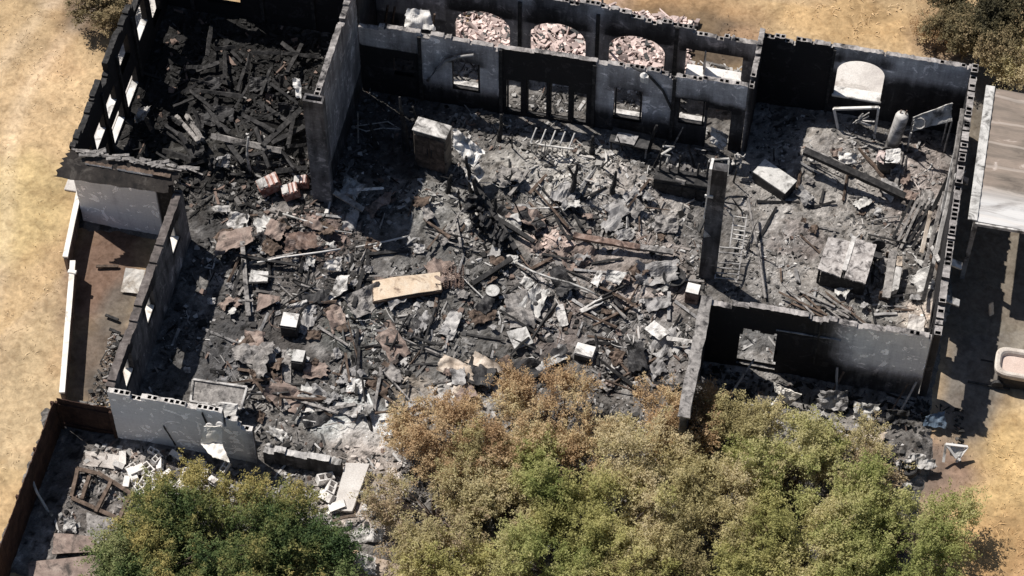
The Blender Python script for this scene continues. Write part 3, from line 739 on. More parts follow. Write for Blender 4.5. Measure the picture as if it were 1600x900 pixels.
# ------------------------------------------------------------------ white tub at the right edge
c0 = at(1592, 568, .9)
tb = thing('garden_tub', 'cream tub with pinkish lining on a dark frame at the right edge', 'tub', (c0.x, c0.y, 0))
p = MB()
ox, oy = .85, .62
def sup(a_, rx_, ry_): 
    ca, sa = math.cos(a_), math.sin(a_); return (rx_ * math.copysign(abs(ca) ** .5, ca), ry_ * math.copysign(abs(sa) ** .5, sa))
rings = [(ox * .92, oy * .90, .62), (ox, oy, .80), (ox, oy, .92), (ox * .93, oy * .92, .97), (ox * .80, oy * .74, .95), (ox * .74, oy * .66, .88), (ox * .70, oy * .62, .74)]
vs = [(c0.x + sup(2 * math.pi * i / 32, a_, b_)[0], c0.y + sup(2 * math.pi * i / 32, a_, b_)[1], z_) for a_, b_, z_ in rings for i in range(32)]
p.add(vs, [(k * 32 + i, k * 32 + (i + 1) % 32, k * 32 + 32 + (i + 1) % 32, k * 32 + 32 + i) for k in range(len(rings) - 1) for i in range(32)])
part(p, 'rim', 'cream', tb)
part(MB().box((c0.x, c0.y, .70), (1.42 * ox, 1.26 * oy, .1)), 'basin', 'pinkish', tb)
part(MB().box((c0.x + .1, c0.y, .36), (2 * ox - .25, 2 * oy - .2, .7), bev=.03), 'base', 'darkmetal', tb)
for sx in (-.6, .6):
    part(MB().lathe((c0.x + sx, c0.y - oy + .02, .22), [(.05, -.06), (.21, -.06), (.22, -.02), (.22, .02), (.21, .06), (.05, .06)], 16, R=Matrix.Rotation(rad(90), 3, 'X')), 'wheel', 'darkmetal', tb)

# ------------------------------------------------------------------ debris
# helpers that stand things on the ash floor
def on(px, py, dz=0.0):
    p = at(px, py, .1); z0 = fz(p.x, p.y); p = at(px, py, z0 + dz); return p
def bx(name, label, cat, px, py, size, rot, mat, part_mat=None, front=None, lid=None, group=None, tilt=0.0, dark_front=True):
    """an appliance-like box: body, lid or door, feet; px,py = centre of its top in the photo"""
    w, d, h = size; p = at(px, py, h + .1); z0 = fz(p.x, p.y) - .03; p = at(px, py, z0 + h)
    t = thing(name, label, cat, (p.x, p.y, z0), group)
    R = Matrix.Rotation(rad(rot), 3, 'Z') @ Matrix.Rotation(rad(tilt), 3, 'Y')
    c = Vector((p.x, p.y, z0))
    part(MB().box(c + R @ Vector((0, 0, h / 2)), (w, d, h), R, bev=.025), 'body', part_mat or mat, t)
    part(MB().box(c + R @ Vector((0, 0, h + .014)), (w * .96, d * .96, .03), R, bev=.01), 'top_panel', mat, t)
    if front: 
        dr = part(MB().box(c + R @ Vector((0, -d / 2 - .013, h / 2)), (w * .9, .025, h * .84), R), 'door', front, t)
        part(MB().box(c + R @ Vector((w * .34, -d / 2 - .045, h * .55)), (.03, .03, h * .35), R), 'handle', 'darkmetal', dr)
    return t
def sh(name, label, cat, mat, pts, th=.03, crumple=.05, n=9, ragged=.03, group=None, curl=0.0, extra=None):
    """a loose sheet through photo corners (px, py, height above the floor)"""
    q = []
    for px, py, dz in pts:
        p = on(px, py, dz); q.append(p)
    o = MB().sheet(q, th, n, crumple, hash(label) % 97 if False else (len(label) * 7 + int(pts[0][0])) % 97, ragged, curl=curl).build(name, mat)
    return tag(o, label, cat, group)
def pipe(name, label, cat, mat, pts, r=.03, group=None, n=7):
    return tag(MB().tube([on(*p) for p in pts], r, n).build(name, mat, smooth=True), label, cat, group)
def beam(name, label, cat, mat, a, b, w=.14, h=.1, group=None, bend=0.0, rough=.12, roll=.2):
    return tag(MB().bar(on(*a), on(*b), w, h, roll, rough=rough, segs=8, bend=bend).build(name, mat), label, cat, group)

rq = random.Random(79)
# --- big hall, front half
t = thing('wooden_panel', 'long clean tan wooden panel lying across the ash of the hall', 'panel', on(636, 446))
q = [on(583, 470, .42), on(690, 452, .42), on(688, 424, .46), on(582, 438, .46)]
part(MB().sheet(q, .05, 14, .03, 5, .012, curl=-.04), 'face_board', 'tanwood', t)
for i in range(4):
    part(MB().bar(q[i] - Vector((0, 0, .13)), q[(i + 1) % 4] - Vector((0, 0, .13)), .05, .13), 'edge_board', 'charbrown', t)
o = MB()
for k in range(9):
    p = on(697 + (k % 3) * 12, 428 + (k // 3) * 11, .1)
    o.tube([p + Vector((.1 * math.cos(a * .8), .1 * math.sin(a * .8), a * .014)) for a in range(0, 34)], .012, 4)
tag(o.build('bed_springs', 'rust'), 'rusty coil springs beside the tan wooden panel', 'springs')
sh('rusty_sheet', 'rusty orange sheet at the right end of the tan panel', 'sheet', 'rust', [(692, 452, .12), (720, 448, .1), (719, 426, .2), (690, 428, .2)], crumple=.05)
bx('white_appliance', 'small white-topped appliance standing left of the hall centre', 'appliance', 453, 500, (.62, .62, .75), 3, 'cleanwhite', 'darkmetal', 'darkmetal')
bx('grey_cabinet', 'square grey-topped cabinet beside a long grey plank', 'cabinet', 466, 556, (.46, .52, .62), 2, 'palemetal', 'darkmetal', 'darkmetal')
sh('grey_plank', 'broad grey plank lying beside the small grey cabinet', 'plank', 'greywood', [(440, 608, .1), (455, 608, .1), (455, 545, .15), (440, 545, .15)], .05, .015)
sh('grey_slab', 'flat pale grey slab under a long white pipe', 'slab', 'palemetal', [(388, 440, .25), (418, 442, .3), (420, 424, .35), (392, 422, .3)], .06, .02)
sh('brown_sheet', 'pointed brown sheet lying left of the white appliance', 'sheet', 'brownboard', [(400, 488, .15), (436, 470, .3), (438, 463, .35), (404, 458, .3)], .04, .04)
sh('twisted_sheet', 'pale twisted metal strip curling through the ash above the white appliance', 'metal sheet', 'whitemetal', [(508, 478, .08), (543, 452, .35), (547, 428, .5), (528, 430, .4)], .02, .12, 14, .06)
sh('twisted_sheet', 'crumpled pale metal knot at the top of the twisted strip', 'metal sheet', 'whitemetal', [(502, 420, .2), (535, 425, .35), (536, 398, .5), (510, 408, .4)], .02, .22, 14, .1)
sh('bent_metal', 'bent white metal edge lying just behind the white appliance', 'metal sheet', 'whitemetal', [(440, 484, .2), (478, 480, .2), (482, 466, .5), (452, 476, .3)], .02, .1, 10, .1)
sh('plaster_sheet', 'creased white panel leaning beside thin black rods in the hall', 'panel', 'gypsum', [(686, 516, .12), (710, 527, .12), (724, 490, .35), (706, 480, .4)], .03, .10, 12, .08)
sh('tan_sheet', 'crumpled tan sheet with a curled left edge in the hall', 'sheet', 'tansheet', [(680, 578, .15), (745, 607, .15), (738, 572, .55), (694, 552, .5)], .02, .16, 16, .06)
sh('tan_sheet', 'folded tan ridge sheet right of the curled tan sheet', 'sheet', 'tansheet', [(724, 566, .2), (795, 587, .15), (786, 572, .4), (742, 546, .55)], .02, .12, 14, .08)
sh('pink_sheet', 'pinkish plaster sheet under the tan sheets near the bushes', 'sheet', 'tansheet', [(695, 620, .1), (745, 620, .1), (742, 596, .2), (712, 596, .2)], .03, .1, 12, .12)
sh('metal_plate', 'square pale grey panel lying in the middle of the hall', 'panel', 'palemetal', [(804, 546, .22), (834, 536, .25), (822, 510, .4), (791, 518, .4)], .06, .02, 6, .01)
bx('white_box', 'small white box at the foot of the hall near the bushes', 'box', 914, 547, (.72, .50, .42), -6, 'cleanwhite', 'whitemetal', 'darkmetal')
sh('angle_strip', 'long pale metal strip forming the base of an L shape', 'metal strip', 'palemetal', [(846, 578, .2), (888, 560, .2), (886, 549, .25), (843, 566, .25)], .03, .05, 10, .06)
sh('angle_strip', 'short white metal strip bent down from the L shape', 'metal strip', 'whitemetal', [(848, 588, .15), (856, 580, .2), (832, 556, .3), (822, 559, .3)], .03, .06, 10, .06)
sh('upright_strip', 'pale metal strip pointing up in the right half of the hall', 'metal strip', 'whitemetal', [(874, 512, .2), (889, 508, .2), (880, 474, .3), (866, 476, .3)], .03, .05, 10, .05)
sh('metal_offcut', 'pale metal offcut lying right of the upright strip', 'metal strip', 'whitemetal', [(905, 484, .2), (908, 490, .2), (944, 472, .3), (940, 463, .3)], .03, .04, 8, .05)
sh('curved_seat', 'pale curved shell like a chair back in the right half of the hall', 'chair shell', 'palemetal', [(944, 436, .35), (968, 446, .3), (982, 426, .5), (950, 420, .6)], .04, .05, 12, .05, curl=.12)
sh('white_curl', 'white curled strip beside the curved chair shell', 'metal strip', 'cleanwhite', [(922, 442, .3), (934, 450, .3), (943, 424, .5), (936, 421, .5)], .03, .08, 10, .06)
sh('white_board', 'white bent board reaching to the capped side wall', 'board', 'cleanwhite', [(1006, 514, .35), (1030, 532, .35), (1048, 520, .45), (1022, 500, .5)], .03, .05, 12, .03)
sh('white_board', 'narrow white tail of board touching the capped side wall', 'board', 'whitemetal', [(1040, 524, .35), (1042, 532, .3), (1090, 537, .9), (1088, 532, .9)], .03, .05, 12, .03)
bx('white_carton', 'small white-topped box at the foot of the free pier', 'box', 1083, 451, (.5, .46, .7), -4, 'cleanwhite', 'rust')
# dark round pan with a rod
p = on(1053, 434, .28)
t = thing('round_pan', 'black round pan with a pale rod leaning on it', 'pan', (p.x, p.y, p.z - .28))
part(MB().lathe(p, [(.05, 0), (.34, .0), (.42, .10), (.44, .10), (.36, -.03), (.05, -.03)][::-1], 22), 'bowl', 'darkmetal', t, smooth=False)
part(MB().tube([on(1040, 458, .1), on(1051, 434, .4)], .02, 6), 'rod', 'palemetal', t)
# bucket
p = on(770, 464, 0)
t = thing('metal_bucket', 'blackened bucket with a pale lid right of the tan panel', 'bucket', p)
part(MB().lathe(p, [(.20, 0), (.27, .42), (.25, .42), (.19, .03)], 18), 'pail', 'darkmetal', t)
part(MB().lathe(p + Vector((0, -.02, .43)), [(.26, 0), (.26, .03), (.2, .05)], 18), 'lid', 'palemetal', t)
pipe('white_pipe', 'long thin white pipe lying across the left of the hall', 'pipe', 'cleanwhite', [(402, 410, .3), (440, 402, .34), (500, 394, .38), (532, 389, .4)], .035)
pipe('white_pipe', 'white pipe sloping down towards the big shadow', 'pipe', 'palemetal', [(442, 334, .35), (480, 346, .35), (528, 362, .3)], .035)
pipe('grey_pipe', 'grey pipe poking out of the shadow of the tall wall', 'pipe', 'palemetal', [(556, 386, .2), (600, 378, .25), (638, 369, .35)], .035)
pipe('grey_pipe', 'straight pale pipe lying on the pale mound at the back', 'pipe', 'whitemetal', [(826, 326, .3), (870, 324, .3), (922, 321, .3)], .03)
pipe('bent_pipe', 'long curved grey pipe arching through the middle of the hall', 'pipe', 'palemetal', [(806, 410, .3), (832, 424, .45), (860, 434, .5), (890, 442, .5), (916, 452, .4), (938, 464, .25)], .04)
pipe('bent_pipe', 'rusty bent pipe rising beside the curved grey pipe', 'pipe', 'charbrown', [(812, 398, .2), (822, 412, .4), (834, 424, .4)], .03)
pipe('thin_rod', 'bent wire rod right of the tan panel', 'rod', 'palemetal', [(722, 432, .2), (735, 446, .25), (752, 462, .25), (766, 473, .2)], .025)
pipe('thin_rod', 'two-part black rod beside the creased white panel', 'rod', 'darkmetal', [(664, 520, .15), (676, 496, .2), (688, 472, .2)], .04)
pipe('thin_rod', 'thin white rod lying under the tan panel', 'rod', 'palemetal', [(600, 476, .1), (608, 492, .12), (617, 505, .1)], .025)
beam('steel_post', 'long rusty brown post lying up and down on the left', 'post', 'greywood', (388, 494, .25), (378, 378, .4), .16, .1)
beam('cross_bar', 'short grey bar across the long rusty post', 'bar', 'greywood', (372, 470, .35), (396, 470, .35), .08, .08)
beam('rusty_beam', 'long reddish rusty beam lying across the back of the hall', 'beam', 'rust', (896, 368, .45), (1000, 387, .4), .22, .18)
beam('rusty_beam', 'short grey beam end lying right of the long rusty beam', 'beam', 'greywood', (1000, 386, .4), (1052, 394, .35), .2, .16)
beam('charred_post', 'straight black post lying above the tan panel left end', 'post', 'char', (552, 480, .2), (568, 420, .3), .14, .12)
beam('charred_post', 'black timber pointing from bucket to the back mound', 'post', 'char', (738, 444, .25), (800, 404, .4), .18, .16)
beam('charred_post', 'long black timber for the shadow from the mound to the bent pipe', 'post', 'char', (740, 280, .9), (806, 390, .4), .2, .2, bend=-.15)  # black bar laid along a shadow to carry its darkness
beam('charred_post', 'second black timber crossing the back mound', 'post', 'char', (775, 340, .5), (835, 378, .35), .16, .14)
beam('diagonal_stick', 'pale grey stick sloping past the pale ash near bushes', 'stick', 'greywood', (655, 612, .3), (702, 664, .2), .09, .07)
beam('diagonal_stick', 'dark stick left of the pale sloping stick', 'stick', 'charbrown', (600, 620, .25), (640, 645, .2), .10, .08)
sh('white_square', 'small white square sheet lying near the front left', 'sheet', 'cleanwhite', [(538, 612, .2), (566, 616, .2), (573, 594, .35), (548, 589, .4)], .03, .06, 8, .06)
sh('paper_heap', 'white flattened debris heap at the front of the hall', 'debris heap', 'gypsum', [(512, 640, .1), (560, 655, .1), (572, 632, .3), (520, 626, .3)], .04, .16, 14, .12)
for k, (px_, py_, w_, mt, lb) in enumerate([(330, 470, .35, 'whitemetal', 'pale scrap in the shadow of the left wall'), (292, 578, .3, 'whitemetal', 'pale scrap in the dark front corner of the hall'), (395, 530, .9, 'brownboard', 'brown flat scrap below the long rusty post'),
                                     (372, 345, .9, 'gypsum', 'pale broken panel against the dark back room edge'), (655, 388, .5, 'gypsum', 'pale dusty scrap right of the tall wall shadow'), (1040, 350, 1.0, 'greywood', 'grey tilted board beside the shadow of the back wall'),
                                     (575, 420, .4, 'greymetal', 'small grey scrap above the tan panel'), (800, 405, .5, 'palemetal', 'pale bracket at the end of the black timber'), (962, 432, .45, 'cleanwhite', 'white round-edged scrap beside the curved shell')]):
    sh('scrap_sheet', lb, 'scrap', mt, [(px_ - 21 * w_, py_ + 15 * w_, .1), (px_ + 19 * w_, py_ + 17 * w_, .12), (px_ + 23 * w_, py_ - 14 * w_, .3), (px_ - 18 * w_, py_ - 17 * w_, .3)], .03, .09 * w_ + .02, 9, .14)
# --- back of the hall
p = at(675, 200, 2.3)
t = thing('metal_cabinet', 'tall scorched cabinet with a white top at the back of the hall', 'cabinet', (p.x, p.y, .05))
R0 = Matrix.Rotation(rad(-8), 3, 'Z')
part(MB().box((p.x, p.y, 1.15), (1.30, .62, 2.2), R0, bev=.03), 'body', mottled('scorched cabinet side', [(.06, .05, .042), (.14, .12, .10), (.22, .19, .16)], 1.6, .6, stain=(SOOT, .4)), t)
part(MB().box((p.x, p.y, 2.29), (1.36, .68, .06), R0, bev=.015), 'top_panel', 'whitemetal', t)
dr = part(MB().box(Vector((p.x, p.y, 1.1)) + R0 @ Vector((-.3, -.33, 0)), (.58, .03, 1.9), R0), 'door', 'charbrown', t)
part(MB().box(Vector((p.x, p.y, 1.2)) + R0 @ Vector((-.08, -.36, 0)), (.04, .03, .4), R0), 'handle', 'darkmetal', dr)
dr = part(MB().box(Vector((p.x, p.y, 1.1)) + R0 @ Vector((.3, -.33, 0)), (.58, .03, 1.9), R0), 'door', 'charbrown', t)
part(MB().box(Vector((p.x, p.y, 1.2)) + R0 @ Vector((.08, -.36, 0)), (.04, .03, .4), R0), 'handle', 'darkmetal', dr)
sh('draped_sheet', 'pale metal sheet slumped against the tall cabinet side', 'metal sheet', 'cleanwhite', [(706, 228, 1.9), (738, 264, 1.1), (760, 236, 1.5), (706, 196, 2.4)], .02, .22, 18, .08)
sh('draped_sheet', 'long torn metal tongue hanging below the slumped sheet', 'metal sheet', 'whitemetal', [(722, 262, 1.0), (742, 302, .6), (760, 268, 1.0), (744, 244, 1.4)], .02, .18, 16, .1)
mb = MB().bar(on(828, 224, .9), on(896, 233, .9), .06, .05)
t = thing('metal_rack', 'fallen metal rack with five upright prongs at the back of the hall', 'rack', on(860, 228))
part(mb, 'base_rail', 'palemetal', t)
for k in range(5):
    part(MB().tube([on(829 + 15 * k, 223 + 2 * k, .9), on(838 + 15 * k, 200 + 2 * k, 1.5)], .032, 6), 'prong', 'cleanwhite', t)
for k in range(8):
    part(MB().tube([on(832 + 8 * k, 225 + k, .9), on(830 + 8 * k, 236 + k, .1)], .022, 5), 'tine', 'palemetal', t)
sh('stone_slab', 'pale tapered slab lying on the back mound', 'slab', 'gypsum', [(934, 245, .15), (946, 248, .15), (962, 240, .25), (956, 234, .3)], .1, .04, 8, .1)
for k, (xx, yy, hh, lb) in enumerate([(635, 235, 3.3, 'thick black burnt post standing left of the cabinet'), (648, 228, 2.6, 'thin black burnt post beside the cabinet'), (896, 290, 1.3, 'black stump standing in the pale back mound'), (1041, 258, 1.4, 'pale-topped stake in the shadow left of pier'), (792, 290, .9, 'short black stump left of the pale mound'), (478, 300, 0.01, ''), (392, 270, 2.0, 'thin pale stake standing in the dark back room')]):
    if not lb: continue
    p = on(xx, yy, 0); mt = 'palemetal' if 'pale-topped' in lb or 'pale stake' in lb else 'char'
    o = MB(); pts = [p + Vector((random.uniform(-.06, .06) * i, random.uniform(-.05, .05) * i, hh * i / 5)) for i in range(6)]
    o.tube(pts, .16 if 'thick' in lb else .07, 8, r2=.04)
    if 'black' in lb:
        for i in (2, 3, 4): o.tube([pts[i], pts[i] + Vector((random.uniform(-.4, .4), random.uniform(-.3, .1), random.uniform(.1, .4)))], .03, 5, r2=.01)
    tag(o.build('burnt_post', mt), lb, 'post')
# burnt uprights, and a dark mass for a tall object and its shadow
t = thing('stud_frame', 'black burnt stud frame standing left of the free pier', 'frame', on(1062, 300))
g_ = at(1040, 300, .2)
for k in range(6):
    hh = (2.0, 1.5, 2.2, 1.2, 1.9, 2.1)[k]; xx = g_.x - .35 + .36 * k
    part(MB().bar((xx, g_.y + .25, 0), (xx + .05, g_.y + .28, hh), .11, .09, .1, rough=.25, segs=6, taper=.6), 'stud', 'char', t)
part(MB().bar((g_.x - .4, g_.y + .25, 1.12), (g_.x + 1.5, g_.y + .28, 1.2), .1, .09, rough=.2, segs=6), 'cross_rail', 'char', t)
part(MB().sheet([(g_.x - .3, g_.y + .2, .15), (g_.x + 1.4, g_.y + .2, .1), (g_.x + 1.4, g_.y + .3, 1.1), (g_.x - .3, g_.y + .3, 1.0)], .03, 12, .06, 4, .1), 'burnt_panel', 'char', t)
for k, (x0, y0, hh, lb) in enumerate([(738, 300, 2.3, 'tallest charred post in the dark mass below the slumped sheet'), (752, 322, 1.9, 'charred post leaning in the middle of the dark mass'), (768, 345, 1.5, 'short charred post at the lower end of the dark mass'), (700, 300, 1.2, 'charred stump left of the dark mass'), (893, 300, 1.6, 'charred upright splitting the pale back mound'), (957, 300, 1.2, 'thin charred upright on the right of the pale back mound'), (1012, 235, 1.7, 'charred upright in front of the last wall window'), (590, 232, 1.6, 'charred upright in the dark corner left of the cabinet'), (780, 220, 1.5, 'charred upright below the row of four windows'), (925, 240, 1.3, 'charred upright right of the fallen rack')]):
    p = on(x0, y0); o = MB(); lean = Vector((rq.uniform(-.3, .3), rq.uniform(-.2, .2), 0)); pts = [p + lean * (i / 5) + Vector((rq.uniform(-.04, .04), rq.uniform(-.04, .04), hh * i / 5 - .05)) for i in range(6)]
    o.tube(pts, .12, 7, r2=.05)
    for i in (2, 3, 4): o.tube([pts[i], pts[i] + Vector((rq.uniform(-.45, .45), rq.uniform(-.4, .2), rq.uniform(-.1, .35)))], .035, 5, r2=.012)
    tag(o.build('charred_upright', 'char'), lb, 'post')
for k, (x0, y0, w_) in enumerate([(742, 318, 1.0), (764, 352, .9), (748, 345, .8), (784, 372, .8)]):  # black sheets run on over the tall object's shadow
    sh('charred_sheet', 'twisted blackened sheet in the dark mass below the slumped sheet', 'sheet', 'darkmetal', [(x0 - 20 * w_, y0 + 16 * w_, .15), (x0 + 16 * w_, y0 + 18 * w_, .2), (x0 + 20 * w_, y0 - 16 * w_, .9), (x0 - 16 * w_, y0 - 18 * w_, .8)], .03, .3, 12, .2, 'twisted sheets of the dark mass')
# table frame in front of the back wall
p = on(980, 250, 0)
t = thing('burnt_table', 'burnt table with a dull top below the back wall', 'table', p)
part(MB().box((p.x, p.y + .5, 1.0), (1.5, .7, .06), -.05), 'table_top', 'darkmetal', t)
for sx in (-.65, .65):
    for sy in (.2, .8): part(MB().bar((p.x + sx, p.y + sy, .05), (p.x + sx * 1.05, p.y + sy, .97), .06, .06), 'leg', 'greymetal' if sx > 0 else 'char', t)
part(MB().sheet([(p.x - .55, p.y + .2, 1.09), (p.x + .2, p.y + .15, 1.07), (p.x + .3, p.y + .6, 1.12), (p.x - .5, p.y + .65, 1.1)], .02, 6, .03, 3), 'cloth_scrap', 'greymetal', t)
# wire frame below the cabinet and the dangling conduit on the wall
pipe('wire_loop', 'pale bent wire lying in the dark left of the cabinet', 'wire', 'palemetal', [(552, 198, .4), (572, 205, .4), (598, 200, .5), (626, 202, .6), (606, 190, .6), (578, 194, .5), (556, 197, .4)], .022)
p0 = Vector((-4.35, 6.72, 3.1))
tag(MB().tube([at_y(668, 126, 7.84), at_y(682, 108, 7.82), at_y(697, 95, 7.78), at_y(718, 88, 7.76), at_y(740, 86, 7.76)], .06, 8).build('loose_conduit', 'greymetal', smooth=True), 'curved loose conduit hanging on the sooty back wall', 'conduit')
tag(MB().tube([at_y(988, 104, 7.86), at_y(1014, 118, 7.85), at_y(1036, 142, 7.85), at_y(1050, 172, 7.85)], .05, 8).build('loose_conduit', 'darkmetal', smooth=True), 'black loose cable hanging down the back wall', 'conduit')
q_ = at_y(1006, 118, 7.7); o = MB().lathe(q_, [(.06, -.35), (.12, -.3), (.15, 0), (.05, .14)], 10).box(q_ + Vector((.12, -.05, -.15)), (.12, .12, .35))
tag(o.build('melted_lamp', 'cleanwhite'), 'white melted lamp dangling from the top of the back wall', 'lamp')
# wire frame box beside the pier and small white lump
t = thing('frame_box', 'pale open metal frame behind the top of the free pier', 'frame', on(1120, 262))
zf = 1.6; q = [on(1108, 250, zf), on(1139, 248, zf), on(1136, 275, zf - .3), on(1106, 270, zf - .3)]
for i in range(4): part(MB().bar(q[i], q[(i + 1) % 4], .07, .07), 'frame_bar', 'palemetal', t)
sh('white_lump', 'white crumpled lump near the back end of the hall', 'lump', 'whitemetal', [(1142, 258, .7), (1156, 262, .6), (1166, 240, 1.1), (1148, 240, 1.1)], .06, .15, 10, .1)
sh('grey_rubble_sheet', 'grey slab leaning in the doorway of the back wall', 'slab', 'gypsum', [(1108, 222, .7), (1132, 238, .6), (1142, 210, 1.3), (1110, 196, 1.4)], .05, .1, 10, .1)
o = MB()
for k in range(16): o.box(on(1060 + random.uniform(-12, 30), 272 + random.uniform(-12, 12), random.uniform(.3, .9)), (random.uniform(.1, .4), random.uniform(.1, .3), random.uniform(.1, .3)), Matrix.Rotation(random.random() * 3, 3, 'X') @ Matrix.Rotation(random.random() * 3, 3, 'Z'))
tag(o.build('rubble_heap', ['greywood'], base=on(1070, 272)), 'grey rubble heap on the burnt counter left of pier', 'rubble', kind='stuff')
p = on(1062, 318, 0)
t = thing('burnt_counter', 'dark burnt counter standing in shadow left of the free pier', 'counter', p)
part(MB().box((p.x, p.y + .6, .55), (2.2, .6, 1.1), .02, bev=.02), 'body', 'char', t)  # body coloured char black to carry the shadow around it
for k in range(4): part(MB().box((p.x - .82 + .55 * k, p.y + .285, .5), (.5, .03, .8), .0), 'door', 'char', t)
# --- left: rusty crates by the tall wall
R1 = Matrix.Rotation(rad(38), 3, 'Z') @ Matrix.Rotation(rad(14), 3, 'X')
for (px_, py_, s_, lb, rz_) in ((424, 294, (.85, .55, .5), 'larger red rusty crate with a pale lid by the tall wall', 34), (457, 304, (.62, .5, .42), 'red rusty crate with pale slats right of the larger one', 24), (474, 290, (.5, .4, .4), 'small red rusty crate touching the tall wall', 10)):
    p = on(px_, py_, .15); R1 = Matrix.Rotation(rad(rz_), 3, 'Z') @ Matrix.Rotation(rad(-14), 3, 'Y')
    t = thing('rusty_crate', lb, 'crate', p, 'red rusty crates by the tall wall')
    part(MB().box(p + R1 @ Vector((0, 0, s_[2] / 2)), s_, R1, bev=.02), 'body', 'redrust', t)
    for k in range(4): part(MB().box(p + R1 @ Vector((-s_[0] * .36 + k * s_[0] * .24, 0, s_[2] + .015)), (s_[0] * .14, s_[1] * .9, .03), R1), 'slat', 'pinkstone', t)
    part(MB().box(p + R1 @ Vector((-s_[0] * .25, 0, s_[2] + .05)), (s_[0] * .42, s_[1] * .8, .03), R1), 'lid', 'gypsum', t)
for k, (pp, lb, mt) in enumerate([([(330, 405, .3), (400, 378, .5), (395, 352, .5), (340, 360, .4)], 'large reddish burnt sheet at the left of the hall', 'brownboard'), ([(440, 395, .3), (500, 388, .3), (495, 360, .5), (445, 362, .5)], 'dusty pink sheet above the long white pipe', 'rust'),
                                  ([(470, 352, .3), (512, 366, .3), (500, 345, .5), (478, 335, .5)], 'thin pinkish sheet beside the sloping white pipe', 'brownboard'), ([(320, 330, .3), (362, 332, .3), (362, 320, .4), (322, 322, .4)], 'pale curled sheet beside the left wing eave', 'gypsum'), ([(410, 368, .4), (440, 380, .3), (450, 350, .5), (420, 340, .5)], 'flat tan-grey sheet among reddish debris', 'brownboard')]):
    sh('burnt_sheet', lb, 'sheet', mt, pp, .03, .10, 14, .12)
sh('pale_rubble_sheet', 'pale broken plaster lump beside the foot of the tall wall', 'plaster', 'gypsum', [(528, 305, .3), (556, 315, .3), (575, 290, .6), (540, 272, .7)], .05, .18, 14, .12)
sh('pale_rubble_sheet', 'white bright strip sticking out of the shaded heap', 'strip', 'cleanwhite', [(556, 299, .55), (600, 296, .5), (600, 292, .55), (556, 294, .6)], .03, .03, 8, .05)
beam('grey_timber', 'pale grey timber end sloping into the tall wall shadow', 'timber', 'greywood', (522, 300, .8), (568, 328, .4), .2, .14)
rq = random.Random(78)
# --- dark room at the back left: charred beams
ends = [((275, 182), (310, 222)), ((292, 180), (316, 218)), ((262, 205), (290, 225)), ((268, 212), (300, 222)), ((330, 212), (440, 236)), ((300, 222), (345, 262)), ((410, 228), (470, 172)), ((424, 224), (476, 198)), ((362, 248), (445, 232)), ((300, 175), (352, 190)),
        ((318, 160), (345, 200)), ((350, 215), (380, 255)), ((440, 250), (478, 268)), ((280, 262), (340, 246)), ((400, 200), (420, 262)), ((335, 190), (365, 175)), ((380, 180), (430, 205)), ((430, 268), (480, 262)), ((255, 235), (300, 250)), ((405, 160), (450, 190)), ((220, 170), (238, 205)), ((300, 140), (380, 150))]
for k, ((x0, y0), (x1, y1)) in enumerate(ends):
    beam('charred_rafter', 'charred roof rafter fallen in the dark back room', 'rafter', 'greywood' if k in (0, 1, 4) else 'char', (x0, y0, random.uniform(.2, .6)), (x1, y1, random.uniform(.2, .7)), random.uniform(.12, .22), random.uniform(.08, .16), 'rafters fallen in the dark back room', rough=.2, roll=random.random())
rq = random.Random(77)
for k in range(54):
    x0, y0 = rq.uniform(235, 470), rq.uniform(60, 275); a0 = rq.choice([.3, -.5, 1.2, 2.2]) + rq.uniform(-.4, .4); L = rq.uniform(18, 62)
    if x0 < 180 + (275 - y0) * .38 + 45: continue
    beam('charred_rafter', 'charred roof rafter fallen in the dark back room', 'rafter', 'char' if rq.random() < .97 else 'charbrown', (x0, y0, rq.uniform(.1, .9)), (x0 + L * math.cos(a0), y0 - L * .8 * math.sin(a0), rq.uniform(.1, .9)), rq.uniform(.07, .18), rq.uniform(.05, .14), 'rafters fallen in the dark back room', rough=.25, roll=rq.random())
for k in range(9):
    x0, y0 = rq.uniform(270, 460), rq.uniform(110, 270); w_ = rq.uniform(.5, 1.0)
    sh('charred_sheet', 'crumpled blackened sheet among the rafters of the dark back room', 'sheet', 'darkmetal', [(x0 - 22 * w_, y0 + 14 * w_, .1), (x0 + 20 * w_, y0 + 16 * w_, .3), (x0 + 22 * w_, y0 - 14 * w_, .6), (x0 - 20 * w_, y0 - 15 * w_, .5)], .03, .2, 10, .15, 'blackened sheets in the dark back room')
sh('grey_roof_sheet', 'dull grey round-ended sheet among the fallen rafters', 'sheet', 'greymetal', [(335, 262, .3), (360, 262, .3), (362, 240, .5), (338, 244, .5)], .03, .08, 10, .14)
sh('grey_roof_sheet', 'grey crumpled rag by the broken left windows', 'sheet', 'gypsum', [(205, 195, .8), (225, 190, .7), (236, 165, .9), (214, 168, 1.0)], .03, .2, 10, .15)
sh('white_lamp_shell', 'white hanging scrap beside the top of the tall wall', 'scrap', 'cleanwhite', [(463, 152, 3.2), (472, 155, 3.2), (470, 122, 3.8), (456, 120, 3.8)], .05, .1, 8, .1)
# --- corridor between the back walls
sh('plaster_patch', 'bright white plaster spill behind the back wall top left', 'plaster', 'cleanwhite', [(628, 44, 3.3), (682, 50, 3.0), (672, 14, 3.7), (634, 12, 3.7)], .05, .18, 16, .15)
for k, (xx, yy) in enumerate(((602, 20), (613, 22), (664, 30), (675, 34))):
    beam('thin_stud', 'thin charred stud leaning by the white plaster spill', 'stud', 'charbrown', (xx, yy + 14, 1.6), (xx + 4, yy - 12, 3.2), .07, .06, 'charred studs by the plaster spill')
